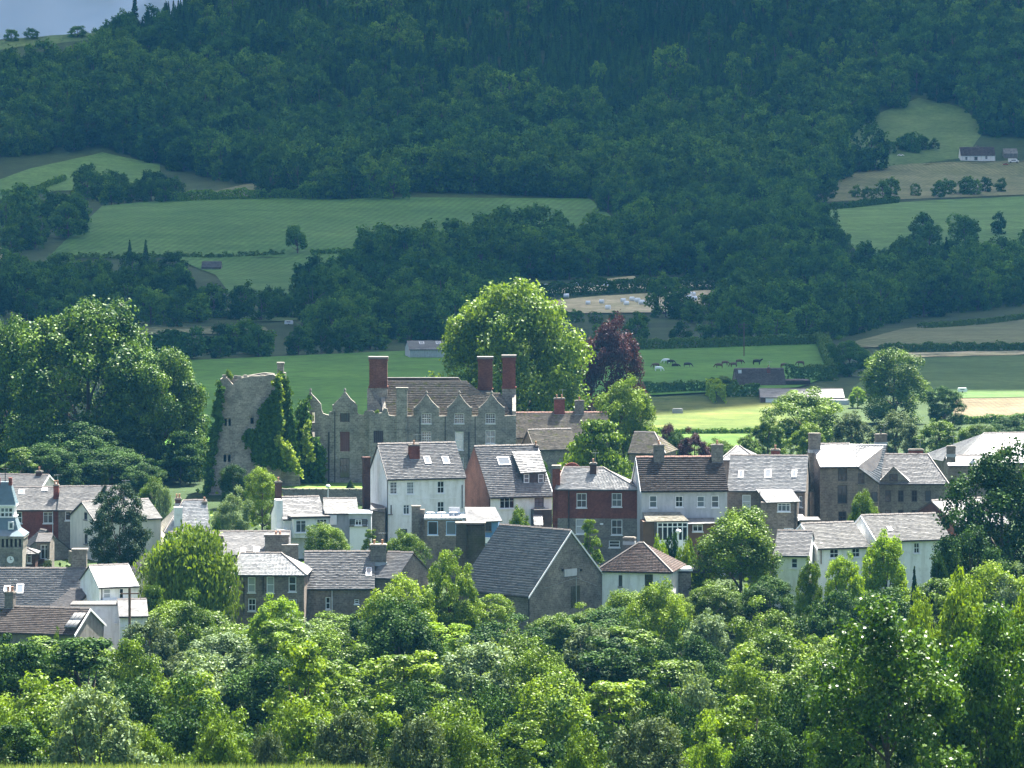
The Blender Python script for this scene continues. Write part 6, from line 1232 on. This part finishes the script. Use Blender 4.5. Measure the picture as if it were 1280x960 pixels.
for u, v, lab in ((40, 47, 'left round tree on the skyline'), (14, 50, 'small round tree on the skyline at the left edge'), (97, 44, 'largest round tree alone on the skyline')):
    yr = float(np.interp(_vr(u), _vf[::-1], _df[::-1])); x = PX(u, yr - 6); t_ = FT[1]; far_obj('skyline_tree', t_.me, x, yr - 6, 1.15 if u > 50 else .95, .62, lab, 'tree', None)
for u, v, hp, sc_, lab in ((832, 397, 58, 1.0, 'dark tree standing up at the right end of the lower hay field'), (850, 399, 42, 1.1, 'lower tree beside the dark one at the right of the lower hay field'), (700, 401, 20, 1.3, 'low tree in front of the lower hay field, leftmost'), (722, 403, 18, 1.4, 'low tree in front of the lower hay field, second from left'), (744, 405, 17, 1.4, 'low tree in front of the lower hay field, third from left'), (772, 405, 18, 1.5, 'low tree in front of the lower hay field, fourth from left'), (800, 406, 18, 1.4, 'low tree in front of the lower hay field, beside the dark tree'), (886, 400, 34, 1.3, 'tree hiding the right end of the lower hay field'), (905, 396, 44, 1.1, 'taller tree at the right end of the lower hay field'), (652, 392, 34, 1.2, 'tree behind the great lime at the hay field edge'), (865, 404, 30, 1.3, 'low tree right of the dark tree before the hay field')):
    x, y = hit(u, v); t_ = FT[int(u) % 5]; s0 = hp * y / F / t_.H; far_obj('broadleaf_tree', t_.me, x, y, s0 * sc_, s0, lab, 'tree', None)
scatter('woodland', [(-300, 404), (240, 400), (380, 402), (380, 392), (250, 390), (233, 350), (-60, 347), (-300, 330)], 260, 9.5, 'dense back of the wood left of the lone tree')
scatter('woodland', [(380, 430), (640, 430), (640, 382), (560, 364), (380, 362)], 190, 11, 'dense back of the tall wood behind the manor')
scatter('woodland', [(912, 428), (1040, 424), (1120, 404), (1340, 374), (1340, 330), (1100, 335), (1040, 350), (912, 356)], 330, 11, 'dense wood beyond the cattle field', avoid=('right', 'r7'))
scatter('woodland', [(455, 350), (735, 350), (745, 325), (640, 312), (470, 337)], 110, 15, 'dense middle of the round wood above the bales')
scatter('woodland', [(735, 345), (1030, 348), (1060, 325), (990, 258), (735, 250), (745, 300)], 460, 13, 'wooded slope left of the right hand meadow', avoid=('big', 'right', 'farm'))
FARMYARD = [(1178, 176), (1340, 170), (1340, 212), (1150, 214)]
def conz(U, V):
    c = 1 / (1 + np.exp(-((U - 330) / 90))) * (1 / (1 + np.exp((U - 1080 + (V - 60) * .8) / 60))) * (1 / (1 + np.exp((V - 175) / 14)))
    return np.clip(c * .93 + .05 + .9 * ((U > 160) & (U < 480) & (V < 70 - (U - 160) * .05)), 0, .96)
scatter('forest', [(-420, 262), (-420, 130), (0, 102), (100, 92), (125, 70), (150, 52), (180, 36), (240, 0), (330, -100), (1700, -100), (1700, 240), (1250, 240), (990, 256), (730, 250), (330, 238), (215, 214), (135, 186), (60, 192), (-60, 205)], 9800, 16.5, 'dark mixed forest covering the whole hillside', avoid=('big', 'strip', 'left', 'upper', 'farm', 'right', FARMYARD), cfun=lambda U, V: .04 + 0 * U, hvar=.5, cut=lambda U, V: conz(U, V))
scatter('conifer_forest', [(150, 46), (240, 0), (330, -100), (1700, -100), (1700, 190), (150, 190)], 17000, 8.6, 'close set dark conifer plantation across the upper hillside', avoid=('upper', FARMYARD), cfun=lambda U, V: 1 + 0 * U, hvar=.3, cut=lambda U, V: 1 - conz(U, V))

# ------------------------------------------------------------------ the cloud that shades the hill, and the air between
def cloud():
    H0 = 1100.0; ox, oy = SUN.x / SUN.z * H0, SUN.y / SUN.z * H0; nx, ny = 90, 80; xs = np.linspace(-2600, 2600, nx); ts = np.linspace(0, 1, ny); X, Tt = np.meshgrid(xs, ts)
    front = np.interp(X, [-2600, -400, -60, 0, 40, 100, 220, 2600], [700, 705, 712, 728, 800, 838, 850, 850]) + 9 * np.sin(X / 41) + 7 * np.sin(X / 17 + 2)
    Y = front + Tt ** 1.3 * 5600; r = np.random.default_rng(5); h_ = np.zeros_like(X)
    for k in range(26):
        f = 1 / r.uniform(60, 420); a = r.uniform(0, 6.28); h_ += np.abs(np.sin((X * np.cos(a) + Y * np.sin(a)) * f + r.uniform(0, 6))) / 26
    edge = np.clip(np.minimum.reduce([Tt * 12, (1 - Tt) * 12, (X + 2600) / 300, (2600 - X) / 300]), 0, 1) ** .5
    up = H0 + np.minimum(30 + edge * (120 + 420 * (h_ - .35)), 2 + (Y - front) * 1.3); dn = H0 - edge * (12 + 30 * h_) + (1 - edge) * 28
    V = np.concatenate([np.stack([X + ox, Y + oy, up], -1).reshape(-1, 3), np.stack([X + ox, Y + oy, np.minimum(dn, up - 1)], -1).reshape(-1, 3)]); i = np.arange((ny - 1) * (nx - 1)); i = (i // (nx - 1)) * nx + i % (nx - 1); n = nx * ny
    top = np.stack([i, i + 1, i + nx + 1, i + nx], 1); bot = top[:, ::-1] + n; S = []
    for a in range(nx - 1): S += [(a + 1, a, n + a, n + a + 1), ((ny - 1) * nx + a, (ny - 1) * nx + a + 1, n + (ny - 1) * nx + a + 1, n + (ny - 1) * nx + a)]
    for b in range(ny - 1): S += [(b * nx, (b + 1) * nx, n + (b + 1) * nx, n + b * nx), ((b + 1) * nx + nx - 1, b * nx + nx - 1, n + b * nx + nx - 1, n + (b + 1) * nx + nx - 1)]
    m = bpy.data.materials.new('cloud'); m.use_nodes = True; t = m.node_tree; t.nodes.clear(); o_ = t.nodes.new('ShaderNodeOutputMaterial'); d = t.nodes.new('ShaderNodeBsdfDiffuse'); tr = t.nodes.new('ShaderNodeBsdfTranslucent'); mx = t.nodes.new('ShaderNodeMixShader')
    d.inputs[0].default_value = (.8, .82, .85, 1); tr.inputs[0].default_value = (.78, .8, .84, 1); mx.inputs[0].default_value = .45; t.links.new(d.outputs[0], mx.inputs[1]); t.links.new(tr.outputs[0], mx.inputs[2]); t.links.new(mx.outputs[0], o_.inputs[0])
    o = link('cloud', np_mesh('cloud', V, np.concatenate([top, bot, np.array(S)]), [m], smooth=True)); tag(o, kind='structure')
cloud()
def cloud_bank():
    nx, nz = 120, 40; r = np.random.default_rng(11); xs = np.linspace(-9000, 9000, nx); zs = np.linspace(-200, 2300, nz); X, Zz = np.meshgrid(xs, zs); h_ = np.zeros_like(X)
    for k in range(30):
        f = 1 / r.uniform(90, 900); a = r.uniform(-.6, .6); h_ += np.abs(np.sin((X * np.cos(a) + Zz * np.sin(a) * 2.5) * f + r.uniform(0, 6))) / 30
    t_ = (Zz + 200) / 2500; Yf = 13000 - 700 * (h_ - .6) * 2.2 + 900 * t_ ** 2; Zt = Zz + 500 * (h_ - .64) * t_; Yb = 15500 - 600 * t_
    V = np.concatenate([np.stack([X, Yf, Zt], -1).reshape(-1, 3), np.stack([X, Yb, Zt], -1).reshape(-1, 3)]); i = np.arange((nz - 1) * (nx - 1)); i = (i // (nx - 1)) * nx + i % (nx - 1); n = nx * nz
    Fc = [np.stack([i, i + 1, i + nx + 1, i + nx], 1), np.stack([i + n, i + nx + n, i + nx + 1 + n, i + 1 + n], 1)]; a = np.arange(nx - 1); tp = (nz - 1) * nx + a; b = np.arange(nz - 1) * nx
    Fc += [np.stack([tp, tp + 1, tp + 1 + n, tp + n], 1), np.stack([a + 1, a, a + n, a + 1 + n], 1), np.stack([b, b + nx, b + nx + n, b + n], 1), np.stack([b + nx - 1 + nx, b + nx - 1, b + nx - 1 + n, b + nx - 1 + nx + n], 1)]
    m = bpy.data.materials.new('cloud_bank'); m.use_nodes = True; bb = m.node_tree.nodes['Principled BSDF']; bb.inputs['Base Color'].default_value = (.90, .92, .92, 1); bb.inputs['Roughness'].default_value = 1; bb.inputs['Specular IOR Level'].default_value = 0
    o = link('cloud_bank', np_mesh('cloud_bank', V, np.concatenate(Fc), [m], smooth=True)); tag(o, kind='structure')
cloud_bank()
def haze():
    q = MB(); q.box((-5400, -460, -12), (10800, 0, 0), (0, 7600, 0), (0, 0, 340)); m = bpy.data.materials.new('haze'); m.use_nodes = True; t = m.node_tree; t.nodes.clear(); o_ = t.nodes.new('ShaderNodeOutputMaterial'); v = t.nodes.new('ShaderNodeVolumePrincipled')
    v.inputs['Color'].default_value = (.11, .48, .95, 1); v.inputs['Density'].default_value = HAZE; v.inputs['Anisotropy'].default_value = 0.0; t.links.new(v.outputs[0], o_.inputs['Volume']); o = q.build('haze', m); o['kind'] = 'stuff'; o['label'] = 'thin blue air between the town and the hill'
HAZE = 0.000042
haze()
